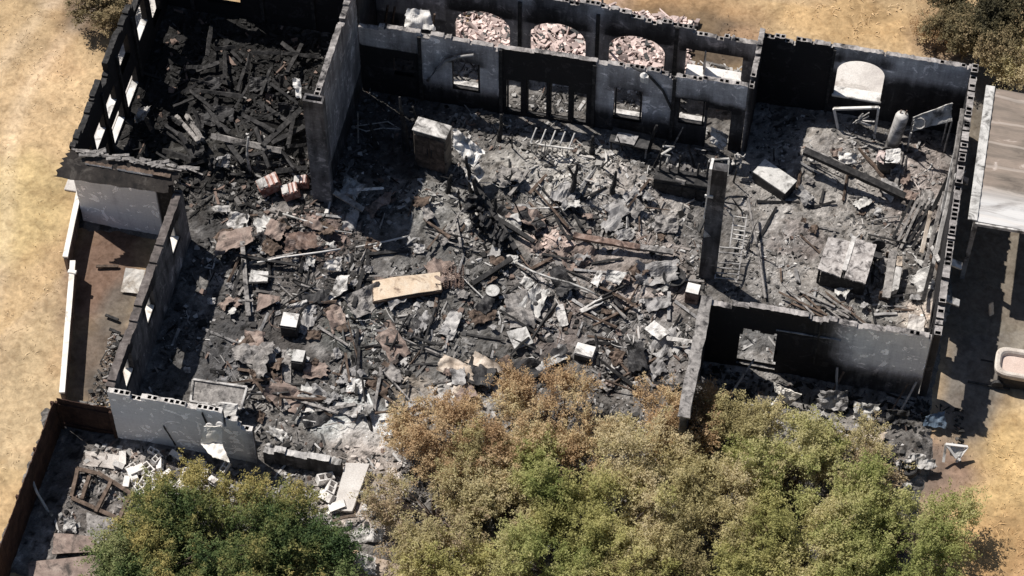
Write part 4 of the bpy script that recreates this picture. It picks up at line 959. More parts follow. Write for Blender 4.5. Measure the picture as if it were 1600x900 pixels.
# --- right room
sh('white_tank', 'white crumpled lump in the middle of the right room', 'lump', 'cleanwhite', [(1306, 256, .1), (1340, 258, .1), (1340, 238, .4), (1310, 236, .4)], .06, .16, 12, .1)
sh('white_tank', 'smaller white lump left of the long black beam', 'lump', 'cleanwhite', [(1254, 250, .1), (1278, 254, .1), (1276, 240, .3), (1260, 240, .3)], .05, .12, 10, .1)
beam('long_beam', 'long black beam slanting across the right room', 'beam', 'char', (1256, 236, .9), (1414, 308, .5), .24, .24, bend=.05)
part_o = beam('beam_plank', 'pale plank edge lying on top of the long black beam', 'plank', 'greywood', (1260, 230, 1.0), (1320, 258, .9), .12, .05)
# open tub / trough
p = at(1211, 274, .75); z0 = .1
t = thing('open_trough', 'open grey trough with dark inside at the left of the right room', 'trough', (p.x, p.y, z0))
Rt = Matrix.Rotation(rad(-30), 3, 'Z'); cc = Vector((p.x, p.y, z0))
part(MB().box(cc + Rt @ Vector((0, 0, .58)), (1.55, .72, .05), Rt @ Matrix.Rotation(rad(9), 3, 'X')), 'lid', 'palemetal', t)
for sx, sy, w_, d_ in ((0, -.36, 1.5, .05), (0, .36, 1.5, .05), (-.75, 0, .05, .68), (.75, 0, .05, .68)):
    part(MB().box(cc + Rt @ Vector((sx, sy, .26)), (w_, d_, .52), Rt), 'side', 'darkmetal', t)
# water heater
p = on(1392, 232, 0)
t = thing('water_heater', 'pale cylindrical water heater leaning near the back of the right room', 'water heater', p)
Rh = Matrix.Rotation(rad(6), 3, 'Y') @ Matrix.Rotation(rad(-8), 3, 'X')
part(MB().lathe(p, [(.22, 0), (.26, .05), (.26, 1.75), (.22, 1.86), (.05, 1.92)], 20, R=Rh), 'tank', 'whitemetal', t, smooth=True)
part(MB().tube([p + Rh @ Vector((.1, 0, 1.85)), p + Rh @ Vector((.1, 0, 2.1))], .03, 6), 'pipe', 'rust', t)
part(MB().tube([p + Rh @ Vector((-.1, 0, 1.85)), p + Rh @ Vector((-.1, 0, 2.05))], .03, 6), 'pipe', 'rust', t)
# white window frame standing
t = thing('window_frame', 'white empty window frame standing below the arched window', 'window frame', on(1338, 205))
g_ = at(1336, 212, .3).y; q = [at_y(1312, 212, g_), at_y(1366, 216, g_), at_y(1373, 168, g_ + .15), at_y(1303, 170, g_ + .15)]
for i in (0, 1, 2, 3):
    a_, b_ = q[i], q[(i + 1) % 4]
    if i == 0: continue
    part(MB().bar(a_, b_, .1, .09), 'frame_bar', 'cleanwhite', t)
mb = MB()
for k in range(6): mb.bar(at_y(1340 + random.uniform(-10, 10), 188 + random.uniform(-6, 6), g_ - .1), at_y(1352 + random.uniform(-8, 16), 186 + random.uniform(-10, 12), g_ - .3), .06, .03)
tag(mb.build('wood_strips', 'whitemetal'), 'broken white slats inside the standing window frame', 'slats')
# tilted shelf on thin legs against the right wall
q = [at(1424, 206, 1.9), at(1488, 188, 2.3), at(1488, 160, 3.0), at(1428, 182, 2.5)]
t = thing('metal_shelf', 'large pale metal shelf tilted on thin legs against the right wall at the back', 'shelf', (q[0].x, q[0].y, 0))
part(MB().sheet(q, .05, 12, .05, 7, .03), 'shelf_plate', 'palemetal', t)
for k in range(4): part(MB().tube([q[k] - Vector((0, 0, .05)), Vector((q[k].x * .98 + .25, q[k].y + .1, .05))], .035, 6), 'leg', 'greymetal', t)
p = at(1437, 193, 2.25)
mb = MB()
for k in range(14):
    a0 = 2 * math.pi * k / 14; mb.bar(p + Vector((.2 * math.cos(a0), .1 * math.sin(a0), .2 * math.sin(a0))), p + Vector((.2 * math.cos(a0 + .45), .1 * math.sin(a0 + .45), .2 * math.sin(a0 + .45))), .05, .05)
part(mb, 'ring', 'gypsum', t)
beam('metal_bar', 'thin pale rail below the tilted panel', 'rail', 'palemetal', (1414, 204, .3), (1470, 190, .5), .05, .04)
# barrel with a white broken top
p = on(1384, 262, 0)
t = thing('burnt_barrel', 'black burnt barrel with broken white lid below the water heater', 'barrel', p)
part(MB().lathe(p, [(.33, 0), (.37, .3), (.37, .6), (.33, .85), (.31, .85), (.31, .1)], 20), 'drum', 'darkmetal', t)
part(MB().sheet([p + Vector((-.1, -.42, .8)), p + Vector((.5, -.3, .78)), p + Vector((.42, .3, .95)), p + Vector((-.15, .1, 1.0))], .03, 8, .06, 4, .08), 'broken_lid', 'cleanwhite', t)
part(MB().sheet([p + Vector((-.45, -.3, .7)), p + Vector((-.1, -.42, .7)), p + Vector((-.12, .1, .95)), p + Vector((-.4, .1, .9))], .03, 6, .06, 5, .08), 'broken_lid', 'pinkstone', t)
# desk
p = at(1326, 404, 1.05)
Rd = Matrix.Rotation(rad(-6), 3, 'Z'); cc = Vector((p.x, p.y, 0))
t = thing('burnt_desk', 'large ash-covered desk with a pale dividing strip in the right room', 'desk', (p.x, p.y, 0))
topm = mottled('ash covered desk top', [(.20, .18, .172), (.36, .335, .32), (.55, .52, .50)], 4, .9, stain=((.05, .045, .045), .3))
part(MB().sheet([cc + Rd @ Vector((-.98, -.82, 1.05)), cc + Rd @ Vector((-.08, -.92, 1.05)), cc + Rd @ Vector((-.08, .78, 1.05)), cc + Rd @ Vector((-.96, .76, 1.05))], .07, 14, .02, 9, .02), 'table_top', topm, t)
part(MB().sheet([cc + Rd @ Vector((.04, -1.0, 1.16)), cc + Rd @ Vector((.86, -1.0, 1.16)), cc + Rd @ Vector((.86, .86, 1.16)), cc + Rd @ Vector((.04, .9, 1.16))], .07, 14, .025, 10, .02), 'table_top', topm, t)
part(MB().box(cc + Rd @ Vector((-.03, .15, 1.16)), (.17, 1.6, .06), Rd), 'divider_strip', 'whitemetal', t)
for sx in (-.9, .78):
    for sy in (-.75, .7): part(MB().box(cc + Rd @ Vector((sx, sy, .5)), (.09, .09, 1.0), Rd), 'leg', 'char', t)
part(MB().box(cc + Rd @ Vector((0, -.2, .5)), (1.66, 1.3, .95), Rd), 'desk_shade_block', 'char', t)  # black block added to darken the shade under the desk
# chair
p = on(1366, 408, 0)
t = thing('burnt_chair', 'black burnt chair pushed against the right side of the desk', 'chair', p)
part(MB().box(p + Vector((0, 0, .46)), (.46, .46, .07), .3, bev=.02), 'seat', 'darkmetal', t)
part(MB().lathe(p + Vector((.05, .22, .78)), [(.02, -.04), (.24, -.04), (.26, 0), (.24, .04), (.02, .04)], 14, R=Matrix.Rotation(rad(80), 3, 'X')), 'backrest', 'darkmetal', t)
for sx in (-.18, .18):
    for sy in (-.18, .18): part(MB().bar(p + Vector((sx, sy, 0)), p + Vector((sx * .9, sy * .9, .44)), .035, .035), 'leg', 'darkmetal', t)
pipe('bent_bracket', 'black bent bracket lying below the chair', 'bracket', 'darkmetal', [(1361, 426, .3), (1375, 438, .3), (1366, 452, .15)], .035)
# bench
t = thing('long_bench', 'pale long bench right of the desk with a rusty end', 'bench', on(1392, 430))
part(MB().sheet([on(1378, 464, .5), on(1391, 466, .5), on(1402, 392, .55), on(1390, 388, .55)], .06, 8, .01, 2, .01), 'seat_plank', 'greywood', t)
part(MB().sheet([on(1393, 456, .55), on(1404, 452, .55), on(1410, 418, .6), on(1400, 416, .6)], .3, 8, .02, 3, .03), 'end_box', 'gypsum', t)
part(MB().sheet([on(1400, 415, .6), on(1410, 416, .6), on(1410, 400, .6), on(1402, 400, .6)], .06, 6, .02, 3, .04), 'rusty_plate', 'tansheet', t)
for a_ in ((1380, 462), (1390, 400)): part(MB().box(on(*a_, .22), (.3, .1, .45), .2), 'leg', 'charbrown', t)
# rods bundle
for k in range(6):
    x0 = 1395 + k * 6; beam('black_rod', 'black rod in the bundle leaning beside the right wall', 'rod', 'greywood' if k in (1, 2) else 'char', (x0, 372 + (k % 3) * 8, .12), (x0 + 30 + k, 312 + k * 2, .6), .09, .08, 'black rods leaning by the right wall')
pipe('stick', 'thin black stick lying across the foot of the rod bundle', 'stick', 'char', [(1356, 366, .2), (1390, 374, .2), (1414, 380, .2)], .035)
pipe('stick', 'pale stick above the desk in the right room', 'stick', 'greywood', [(1360, 346, .15), (1380, 341, .2), (1406, 338, .2)], .03)
# leaning lumber strips along the right wall
for k, (x0, y0, z0_, x1, y1, z1_, mt) in enumerate([(1478, 330, 1.0, 1500, 190, 3.0, 'greywood'), (1468, 350, .6, 1492, 240, 2.6, 'gypsum'), (1444, 420, .3, 1476, 300, 1.2, 'greywood'), (1452, 440, .4, 1484, 300, 2.0, 'gypsum'), (1440, 395, .3, 1454, 330, .8, 'tansheet'), (1470, 470, .8, 1488, 360, 2.4, 'greywood'),
                                          (1462, 480, .6, 1474, 400, 1.4, 'gypsum'), (1484, 300, 2.2, 1504, 170, 3.6, 'greywood'), (1452, 380, .4, 1468, 408, 1.2, 'gypsum'), (1456, 330, .4, 1490, 260, 1.6, 'char'), (1442, 470, .3, 1466, 380, .9, 'char')]):
    beam('wall_stud', 'loose lumber strip leaning along the right wall', 'lumber', mt, (x0, y0, z0_), (x1, y1, z1_), .14, .06, 'lumber strips leaning along the right wall', roll=.4)
sh('pale_board', 'pale tan board propped in the front right corner', 'board', 'concrete', [(1416, 520, .3), (1444, 526, .3), (1446, 494, .5), (1420, 490, .5)], .05, .05, 10, .06)
# stick pile
for k in range(11):
    a0 = random.uniform(-.6, .5); p = on(1262 + random.uniform(-22, 60), 476 + random.uniform(-14, 16), .15 + .04 * (k % 4)); L = random.uniform(.5, 1.0)
    d = Vector((math.cos(a0), math.sin(a0) - .3, .05)) * L
    tag(MB().bar(p - d, p + d, .07, .06, random.random(), rough=.15, segs=4).build('pale_stick', 'greywood' if k % 3 else 'charbrown'), 'pale stick in the pile behind the front wall', 'stick', 'pale sticks piled behind the front wall')
# long thin rod by the pier and mattress springs
tag(MB().tube([on(1169, 310, 1.0), on(1176, 350, .7), on(1186, 400, .4), on(1196, 466, .2)], .05, 7).build('long_rod', 'greywood'), 'long thin grey rod running down beside the free pier', 'rod')
for (cx_, cy_, w_, n_, lb) in ((1152, 362, 10, 8, 'ladder-like white bedspring frame right of the pier'), (1137, 410, 18, 7, 'lower bedspring frame sinking into the pier shadow')):
    t = thing('bedspring_frame', lb, 'bed frame', on(cx_, cy_))
    for s_ in (-1, 1): part(MB().bar(on(cx_ + s_ * w_ - 2, cy_ + 26, .35), on(cx_ + s_ * w_ + 5, cy_ - 26, .6), .05, .05), 'side_rail', 'greymetal', t)
    for k in range(n_):
        if (k * 7 + n_) % 5 == 0: continue
        f_ = k / (n_ - 1); yy = cy_ + 24 - 48 * f_; xo = -2 + 7 * f_; part(MB().bar(on(cx_ - w_ + xo, yy, .36 + .25 * f_), on(cx_ + w_ + xo, yy + 3, .36 + .25 * f_), .04, .04), 'slat', 'greymetal' if n_ == 7 else 'palemetal', t)
sh('torn_plate', 'pale torn plate right of the free pier', 'plate', 'whitemetal', [(1140, 336, .9), (1148, 342, .8), (1140, 328, 1.1), (1132, 324, 1.2)], .03, .05, 6, .1)
# --- in front of the right room
p = on(1226, 632, 0)
t = thing('broken_sink', 'white broken sink lying before the black front wall', 'sink', p)
part(MB().sheet([on(1206, 632, .15), on(1236, 632, .15), on(1254, 616, .7), on(1226, 606, .8)], .05, 10, .05, 6, .04), 'basin_side', 'railwhite', t)
part(MB().sheet([on(1210, 612, .7), on(1226, 622, .5), on(1226, 606, .9), on(1208, 596, 1.0)], .04, 8, .05, 8, .06), 'back_plate', 'railwhite', t)
part(MB().bar(on(1204, 634, .1), on(1226, 612, .55), .06, .04), 'edge', 'cleanwhite', t)
sh('leaning_slab', 'grey slab leaning at the foot of the capped side wall', 'slab', 'greymetal', [(1100, 622, .2), (1122, 626, .2), (1118, 600, .8), (1096, 588, 1.0)], .05, .05, 8, .05)
sh('blue_sheet', 'torn blue sheet lying in the shade of the front right corner', 'sheet', 'bluesheet', [(1440, 664, .15), (1482, 672, .15), (1476, 640, .6), (1446, 650, .5)], .03, .1, 12, .08)
t = thing('white_chair_frame', 'white overturned chair frame at the front right corner', 'chair', on(1494, 712))
for a_, b_ in (((1474, 722, .1), (1478, 694, .6)), ((1478, 694, .6), (1494, 716, .3)), ((1494, 722, .1), (1512, 698, .5)), ((1478, 694, .6), (1512, 698, .5)), ((1486, 692, .4), (1500, 720, .2))): part(MB().bar(on(*a_), on(*b_), .09, .05), 'frame_bar', 'cleanwhite', t)
part(MB().sheet([on(1484, 712, .25), on(1500, 716, .25), on(1508, 698, .5), on(1484, 696, .5)], .04, 6, .03, 3, .05), 'seat', 'palemetal', t)
sh('tan_scrap', 'tan folded scrap on the ground before the front wall', 'scrap', 'tansheet', [(1340, 684, .15), (1378, 700, .1), (1386, 676, .4), (1350, 668, .3)], .03, .08, 10, .1)
for k, (px_, py_, w_, lb) in enumerate([(1262, 662, 1.1, 'grey stone-like lump left of the rubble before the front wall'), (1300, 668, 1.0, 'wide grey lump in the rubble before the front wall'), (1432, 716, .8, 'pale round lump in the rubble at the right'), (1412, 724, .7, 'grey lump beside the dark hole at the right'), (1446, 724, .9, 'pale broken lump above the reddish soil')]):
    sh('plaster_lump', lb, 'lump', 'gypsum', [(px_ - 20 * w_, py_ + 9 * w_, .1), (px_ + 18 * w_, py_ + 11 * w_, .1), (px_ + 20 * w_, py_ - 9 * w_, .3), (px_ - 16 * w_, py_ - 10 * w_, .3)], .06, .14, 12, .14)
beam('fallen_lintel', 'long grey lintel lying along the rubble before the front wall', 'lintel', 'greywood', (1246, 652, .3), (1340, 672, .3), .2, .14)
beam('fallen_lintel', 'thin pale strip lying past the fallen grey lintel', 'lintel', 'gypsum', (1336, 664, .4), (1384, 678, .4), .1, .06)
for k, (px_, py_) in enumerate([(1418, 738), (1384, 742)]):
    p = on(px_, py_, 0)
    t_ = MB().lathe(p, [(.28, 0), (.33, .1), (.31, .32), (.27, .34), (.24, .1)], 14).build('burnt_pot', 'darkmetal'); tag(t_, ['black burnt pot in the rubble at the right', 'smaller black pot left of the burnt pot'][k], 'pot'); t_.scale = (1 - .3 * k,) * 3
# right wall outside: fallen board pieces
for k, (px_, py_, lb) in enumerate([(1492, 412, 'pale board sticking out of the right wall'), (1488, 470, 'second pale board lower on the right wall'), (1502, 280, 'pale torn board near the back of the right wall')]):
    p = at(px_, py_, 3.4); tag(MB().box(p, (.55, .3, .08), Matrix.Rotation(rad(20), 3, 'Y'), bev=.01).build('torn_board', 'gypsum'), lb, 'board')
beam('thin_branch', 'thin black cable lying on the sandy ground', 'cable', 'char', (1532, 562, .05), (1568, 568, .05), .05, .04)
beam('thin_branch', 'long black pole lying between shade and tub', 'pole', 'char', (1512, 596, .05), (1578, 608, .06), .07, .06)
beam('wood_stake', 'pale wooden stake stuck in the sandy ground', 'stake', 'tanwood', (1549, 492, .0), (1548, 474, .5), .2, .06)
# --- outside left
sh('white_sheet', 'bright white sheet leaning on the outside of the left wall', 'sheet', 'railwhite', [(188, 456, .05), (216, 459, .05), (228, 422, .6), (196, 418, .65)], .03, .02, 6, .02)
beam('wood_prop', 'dark prop lying under the pale end wall', 'prop', 'charbrown', (150, 416, .05), (185, 416, .05), .1, .08)
for k in range(5):
    p = on(165 + k * 7 + random.uniform(-8, 8), 490 + k * 22, .05); beam('charred_stick', 'charred stick lying outside the left wall', 'stick', 'char', (p.x * 0 + 165 + k * 6, 492 + k * 22, .06), (185 + k * 3, 500 + k * 21, .06), .1, .08, 'charred sticks outside the left wall')
# --- walled yard
t = thing('timber_frame', 'dark ladder-like timber frame lying in the walled yard', 'frame', on(170, 770))
for a_, b_ in (((122, 732, .3), (112, 776, .15)), ((152, 738, .35), (222, 782, .25)), ((174, 752, .3), (150, 800, .2)), ((204, 772, .3), (186, 812, .2)), ((120, 732, .3), (152, 740, .3)), ((112, 778, .15), (188, 812, .15)), ((140, 744, .3), (128, 780, .2))):
    part(MB().bar(on(*a_), on(*b_), .14, .1, .2, rough=.1, segs=5), 'timber', 'charbrown', t)
sh('plywood_sheet', 'grey weathered panel below the timber frame in the yard', 'panel', 'greywood', [(136, 850, .1), (182, 862, .1), (186, 812, .3), (134, 800, .3)], .04, .03, 8, .04)
sh('brown_board', 'short brown board, upper one of two in the yard corner', 'board', 'brownboard', [(80, 866, .25), (150, 862, .25), (146, 838, .3), (84, 832, .3)], .05, .02, 8, .03)
sh('brown_board', 'wide brown board at the bottom left of the yard', 'board', 'brownboard', [(44, 902, .3), (164, 902, .3), (160, 866, .35), (42, 878, .35)], .05, .02, 8, .02)
sh('grey_rubble_sheet', 'pale grey scrap at the foot of the brown boards', 'scrap', 'gypsum', [(96, 836, .1), (120, 834, .1), (118, 806, .3), (98, 808, .3)], .03, .1, 10, .15)
sh('concrete_slab', 'pale pinkish slab of concrete under the fallen blocks', 'slab', 'concrete', [(128, 728, .05), (190, 734, .08), (192, 712, .1), (134, 704, .1)], .08, .03, 8, .05)
pipe('yard_hose', 'thin dark hose looping beside the yard fence', 'hose', 'palemetal', [(48, 744, 1.0), (58, 770, .7), (64, 780, .4), (76, 800, .3), (82, 806, .2)], .05)
# cinder blocks
def cinder():
    mb = MB(); L, Wd, Hh, t_ = .40, .20, .20, .03
    mb.box((0, -Wd / 2 + t_ / 2, 0), (L, t_, Hh)); mb.box((0, Wd / 2 - t_ / 2, 0), (L, t_, Hh))
    for xx in (-L / 2 + t_ / 2, 0, L / 2 - t_ / 2): mb.box((xx, 0, 0), (t_, Wd - 2 * t_, Hh))
    o = mb.build('cinder_block', mottled('cinder block', [(.50, .47, .44), (.66, .63, .60), (.74, .71, .68)], 3, .95, stain=((.24, .22, .21), .2)), base=(0, 0, 0)); return o
proto = cinder(); first = True
spots = [(192, 716), (207, 742), (214, 735), (232, 732), (240, 748), (226, 752), (250, 742), (262, 758), (252, 764), (275, 766), (284, 752), (296, 770), (268, 776), (240, 706), (244, 716), (274, 712), (250, 726), (300, 728), (314, 722), (320, 742), (334, 752), (308, 752), (318, 764), (290, 740), (198, 754), (185, 726), (218, 766), (212, 752), (204, 730), (352, 730), (260, 742), (230, 742), (282, 764), (236, 760), (310, 776)]
for k, (px_, py_) in enumerate(spots):
    o = proto if k == 0 else proto.copy()
    if k: COL.objects.link(o)
    p = on(px_, py_, .12 + .1 * (k % 3)); o.location = p; o.rotation_euler = (random.choice([0, math.pi / 2, .4, 1.2]), random.uniform(-.4, .4), random.uniform(0, 3.1)); s_ = random.uniform(.9, 1.05) * (1.25 if k < 6 else 1.05); o.scale = (s_, s_, s_)
    tag(o, 'pale cinder block fallen in the walled yard', 'cinder block', 'cinder blocks fallen in the walled yard')
for k, (px_, py_) in enumerate([(508, 748), (516, 764), (512, 776), (528, 792)]):
    o = proto.copy(); COL.objects.link(o); o.location = on(px_, py_, .2); o.rotation_euler = (.5 * k, .3, .6 + k); o.scale = (1.5,) * 3
    tag(o, 'cinder block lying beside the tilted yard slab', 'cinder block', 'cinder blocks beside the tilted slab')
tag(MB().sheet([at_y(312, 694, -10.05), at_y(348, 694, -10.05), at_y(346, 664, -9.85), at_y(318, 666, -9.85)], .03, 10, .03, 12, .06).sheet([at_y(334, 718, -10.6), at_y(360, 722, -10.6), at_y(348, 693, -10.05), at_y(312, 693, -10.05)], .03, 12, .06, 5, .06).build('hanging_sheet', 'railwhite'), 'bright white sheet hanging down the pale grey front wall', 'sheet')
o = MB()
for k, (a_, b_) in enumerate(((322, 666), (338, 664))): o.lathe(at_y(a_ + 5, b_, -9.75), [(.02, -.03), (.11, -.03), (.14, 0), (.11, .03), (.02, .03)], 12, R=Matrix.Rotation(rad(60), 3, 'X'))
tag(o.build('melted_fitting', 'whitemetal'), 'white melted fitting above the hanging sheet', 'fitting')
sh('white_slab', 'bright white slab resting on the top end of the front wall', 'slab', 'cleanwhite', [(338, 650, 1.2), (368, 655, 1.2), (372, 632, 1.6), (336, 628, 1.6)], .12, .03, 8, .04)
t = thing('wire_bed', 'grey rectangular frame with pale edges behind the front wall', 'frame', on(340, 615))
q = [on(298, 628, .8), on(376, 640, .8), on(386, 606, 1.0), on(302, 594, 1.0)]
part(MB().sheet(q, .04, 10, .03, 5, .02), 'panel', 'greywood', t)
for i in range(4): part(MB().bar(q[i] + Vector((0, 0, .04)), q[(i + 1) % 4] + Vector((0, 0, .04)), .08, .08), 'edge_bar', 'gypsum', t)
# tilted yard slab and white sheets
sh('concrete_slab', 'big pale slab tilted beside the low broken wall', 'slab', 'concrete', [(520, 796, .25), (550, 800, .25), (578, 724, .55), (540, 722, .55)], .16, .015, 8, .02)
for k, (pp, lb) in enumerate([([(560, 800, .1), (606, 820, .1), (612, 780, .4), (572, 772, .5)], 'crumpled white sheet right of the tilted slab'), ([(540, 850, .05), (600, 848, .05), (604, 826, .3), (552, 822, .3)], 'lower crumpled white sheet on the pale path'), ([(600, 838, .1), (632, 832, .1), (630, 806, .3), (604, 810, .4)], 'pinkish crumpled sheet at the edge of the bushes'), ([(548, 893, .05), (590, 900, .05), (588, 868, .2), (556, 862, .2)], 'flat whitish sheet at the bottom of the path'), ([(556, 772, .2), (590, 790, .2), (596, 764, .4), (566, 766, .4)], 'small torn white sheet against the tilted slab')]):
    sh('torn_sheet', lb, 'sheet', 'whitemetal' if k != 2 else 'tansheet', pp, .02, .14, 14, .12)
beam('fallen_branch', 'bent dark branch lying below the tilted slab', 'branch', 'bark', (520, 815, .3), (556, 806, .3), .1, .1, bend=.15)

def region_pts(n, poly, seed):
    rn = random.Random(seed); out = []
    xs0 = [p[0] for p in poly]; ys0 = [p[1] for p in poly]
    while len(out) < n:
        x_, y_ = rn.uniform(min(xs0), max(xs0)), rn.uniform(min(ys0), max(ys0)); ins = False
        for i in range(len(poly)):
            (x1, y1), (x2, y2) = poly[i], poly[i - 1]
            if (y1 > y_) != (y2 > y_) and x_ < (x2 - x1) * (y_ - y1) / (y2 - y1) + x1: ins = not ins
        if ins: out.append((x_, y_))
    return out
# large bent sheets, timber tangles, wires and thin studs
HALLP = [(360, 350), (470, 330), (660, 310), (800, 250), (1010, 280), (1080, 380), (1070, 590), (930, 600), (790, 590), (640, 640), (430, 680), (350, 600)]
rq = random.Random(101)
def pick(poly):
    return region_pts(1, poly, rq.randint(0, 10 ** 6))[0]
for k in range(34):
    x0, y0 = pick(HALLP); w_ = rq.uniform(.5, 1.15); a0 = rq.uniform(0, 3.1); p = on(x0, y0); R_ = Matrix.Rotation(a0, 3, 'Z')
    q = [p + R_ @ Vector((sx * w_ * .75, sy * w_ * rq.uniform(.25, .6), rq.uniform(-.1, .45))) for sx, sy in ((-1, -1), (1, -1), (1, 1), (-1, 1))]
    tag(MB().sheet(q, .02, 12, .22 * w_, 200 + k, .12, curl=rq.uniform(-.1, .15)).build('bent_sheet', rq.choice(['greymetal', 'greymetal', 'darkmetal', 'darkmetal', 'palemetal', 'greywood', 'greymetal', 'brownboard'])), 'large bent sheet half buried in the ash of the hall', 'sheet', 'bent sheets in the hall')
for (x0, y0, n_) in ((400, 420, 8), (470, 470, 7), (640, 520, 8), (560, 570, 7), (600, 620, 7), (880, 330, 7), (960, 480, 7), (840, 520, 6), (1000, 590, 8), (700, 380, 6), (420, 590, 8), (500, 640, 6)):
    a0 = rq.uniform(0, 3.1)
    for k in range(n_):
        p = on(x0 + rq.uniform(-34, 34), y0 + rq.uniform(-24, 24), rq.uniform(.08, .35)); a_ = a0 + rq.choice([0, 0, 1.5, .5]) + rq.uniform(-.25, .25); L = rq.uniform(.45, 1.15); d = Vector((math.cos(a_), math.sin(a_), rq.uniform(-.22, .28))) * L
        tag(MB().bar(p - d, p + d, rq.uniform(.05, .13), rq.uniform(.04, .1), rq.random(), rough=.28, segs=7, taper=rq.uniform(.5, 1), bend=rq.uniform(-.06, .06)).build('charred_timber', rq.choice(['char', 'char', 'char', 'charbrown', 'greywood'])), 'charred timber in a tangle on the floor of the hall', 'timber', 'charred timber tangles in the hall')
for k in range(16):
    x0, y0 = pick(HALLP if k < 11 else [(1190, 280), (1420, 270), (1430, 480), (1200, 460)]); pts = []; a_ = rq.uniform(0, 6.28); cx_, cy_ = x0, y0
    for i in range(12):
        pts.append(on(cx_, cy_, rq.uniform(.05, .3))); a_ += rq.uniform(-.7, .7); cx_ += math.cos(a_) * 8; cy_ += math.sin(a_) * 6.5
    tag(MB().tube(pts, .014, 5).build('loose_wire', rq.choice(['palemetal', 'darkmetal', 'rust'])), 'loose wire curling over the debris of the rooms', 'wire', 'loose wires over the debris')
for k, (x0, y0) in enumerate([(560, 225), (612, 240), (655, 265), (800, 232), (850, 250), (938, 262), (975, 238), (1020, 262), (1050, 232), (1086, 262), (1146, 285), (1160, 330), (1165, 390), (1210, 250), (720, 330), (820, 350)]):
    p = on(x0, y0); hh = rq.uniform(.8, 1.9); tip_ = p + Vector((rq.uniform(-.45, .45), rq.uniform(-.4, .3), hh))
    tag(MB().bar(p - Vector((0, 0, .05)), tip_, rq.uniform(.06, .1), .06, rq.random(), rough=.3, segs=6, taper=.5).build('burnt_stud', 'char' if k % 4 else 'greywood'), 'thin burnt stud standing in the debris at the back', 'stud', 'burnt studs standing at the back')
for k, (x0, y0, w_, mt, lb) in enumerate([(1300, 625, 1.2, 'greymetal', 'bent grey sheet at the foot of the black front wall'), (1352, 642, 1.0, 'palemetal', 'pale bent sheet right of the grey one by the front wall'), (1160, 640, .9, 'gypsum', 'pale crumpled sheet at the left foot of the front wall'), (1402, 652, .9, 'darkmetal', 'blackened sheet near the right end of the front wall'), (1275, 655, .9, 'gypsum', 'pale sheet on the rubble edge before the front wall')]):
    sh('bent_sheet', lb, 'sheet', mt, [(x0 - 22 * w_, y0 + 12 * w_, .1), (x0 + 20 * w_, y0 + 14 * w_, .2), (x0 + 24 * w_, y0 - 14 * w_, .9), (x0 - 18 * w_, y0 - 16 * w_, .8)], .03, .18, 12, .12)
for k, (x0, y0) in enumerate(((1142, 616), (1292, 628), (1306, 640), (1388, 650), (1400, 655))):
    p = on(x0, y0); tag(MB().bar(p, Vector((p.x + rq.uniform(-.7, .7), -1.86, rq.uniform(.5, 1.6))), .07, .05, rq.random(), rough=.25, segs=5).build('leaning_lath', 'charbrown' if k % 2 else 'greymetal'), 'thin burnt lath leaning on the black front wall', 'lath', 'laths leaning on the front wall')
# scattered charred sticks and scraps, each one an object
HALL = [(330, 340), (470, 320), (660, 300), (800, 260), (1010, 290), (1090, 380), (1080, 600), (930, 610), (800, 600), (640, 650), (420, 690), (330, 600), (350, 430)]
RROOM = [(1190, 270), (1290, 220), (1430, 250), (1470, 300), (1440, 500), (1200, 470), (1190, 350)]
for poly, n, cat_, lb, grp, seed in ((HALL, 130, 'stick', 'charred stick lying in the ash of the hall', 'charred sticks in the hall', 3), (RROOM, 34, 'stick', 'charred stick lying in the ash of the right room', 'charred sticks in the right room', 5)):
    for k, (px_, py_) in enumerate(region_pts(n, poly, seed)):
        p = on(px_, py_, .1); a0 = random.choice([.2, 1.7, 1.4, -.5, random.uniform(0, 3.1)]) + random.uniform(-.25, .25); L = random.uniform(.25, .85)
        d = Vector((math.cos(a0), math.sin(a0), random.uniform(-.1, .14))) * L
        wd = random.uniform(.05, .13)
        o = MB().bar(p - d, p + d, wd, wd * .7, random.random(), rough=.25, segs=5, taper=random.uniform(.5, 1)).build('charred_stick', random.choice(['char', 'char', 'charbrown', 'greywood', 'greymetal']))
        tag(o, lb, cat_, grp)
for poly, n, lb, grp, seed in ((HALL, 120, 'small burnt scrap lying in the ash of the hall', 'burnt scraps in the hall', 13), (RROOM, 26, 'small burnt scrap lying in the ash of the right room', 'burnt scraps in the right room', 15)):
    for k, (px_, py_) in enumerate(region_pts(n, poly, seed)):
        p = on(px_, py_, .08); w_ = random.choice([.15, .2, .25, .35, .5]) * random.uniform(.8, 1.3); a0 = random.uniform(0, 3.1); R_ = Matrix.Rotation(a0, 3, 'Z')
        q = [p + R_ @ Vector((sx * w_, sy * w_ * random.uniform(.5, .9), random.uniform(-.08, .26))) for sx, sy in ((-1, -1), (1, -1), (1, 1), (-1, 1))]
        o = MB().sheet(q, .02, 9, .30 * w_, k + seed, .2).build('burnt_scrap', random.choice(['greymetal', 'greymetal', 'greymetal', 'brownboard', 'palemetal', 'charbrown', 'greywood', 'charbrown'])); tag(o, lb, 'scrap', grp)

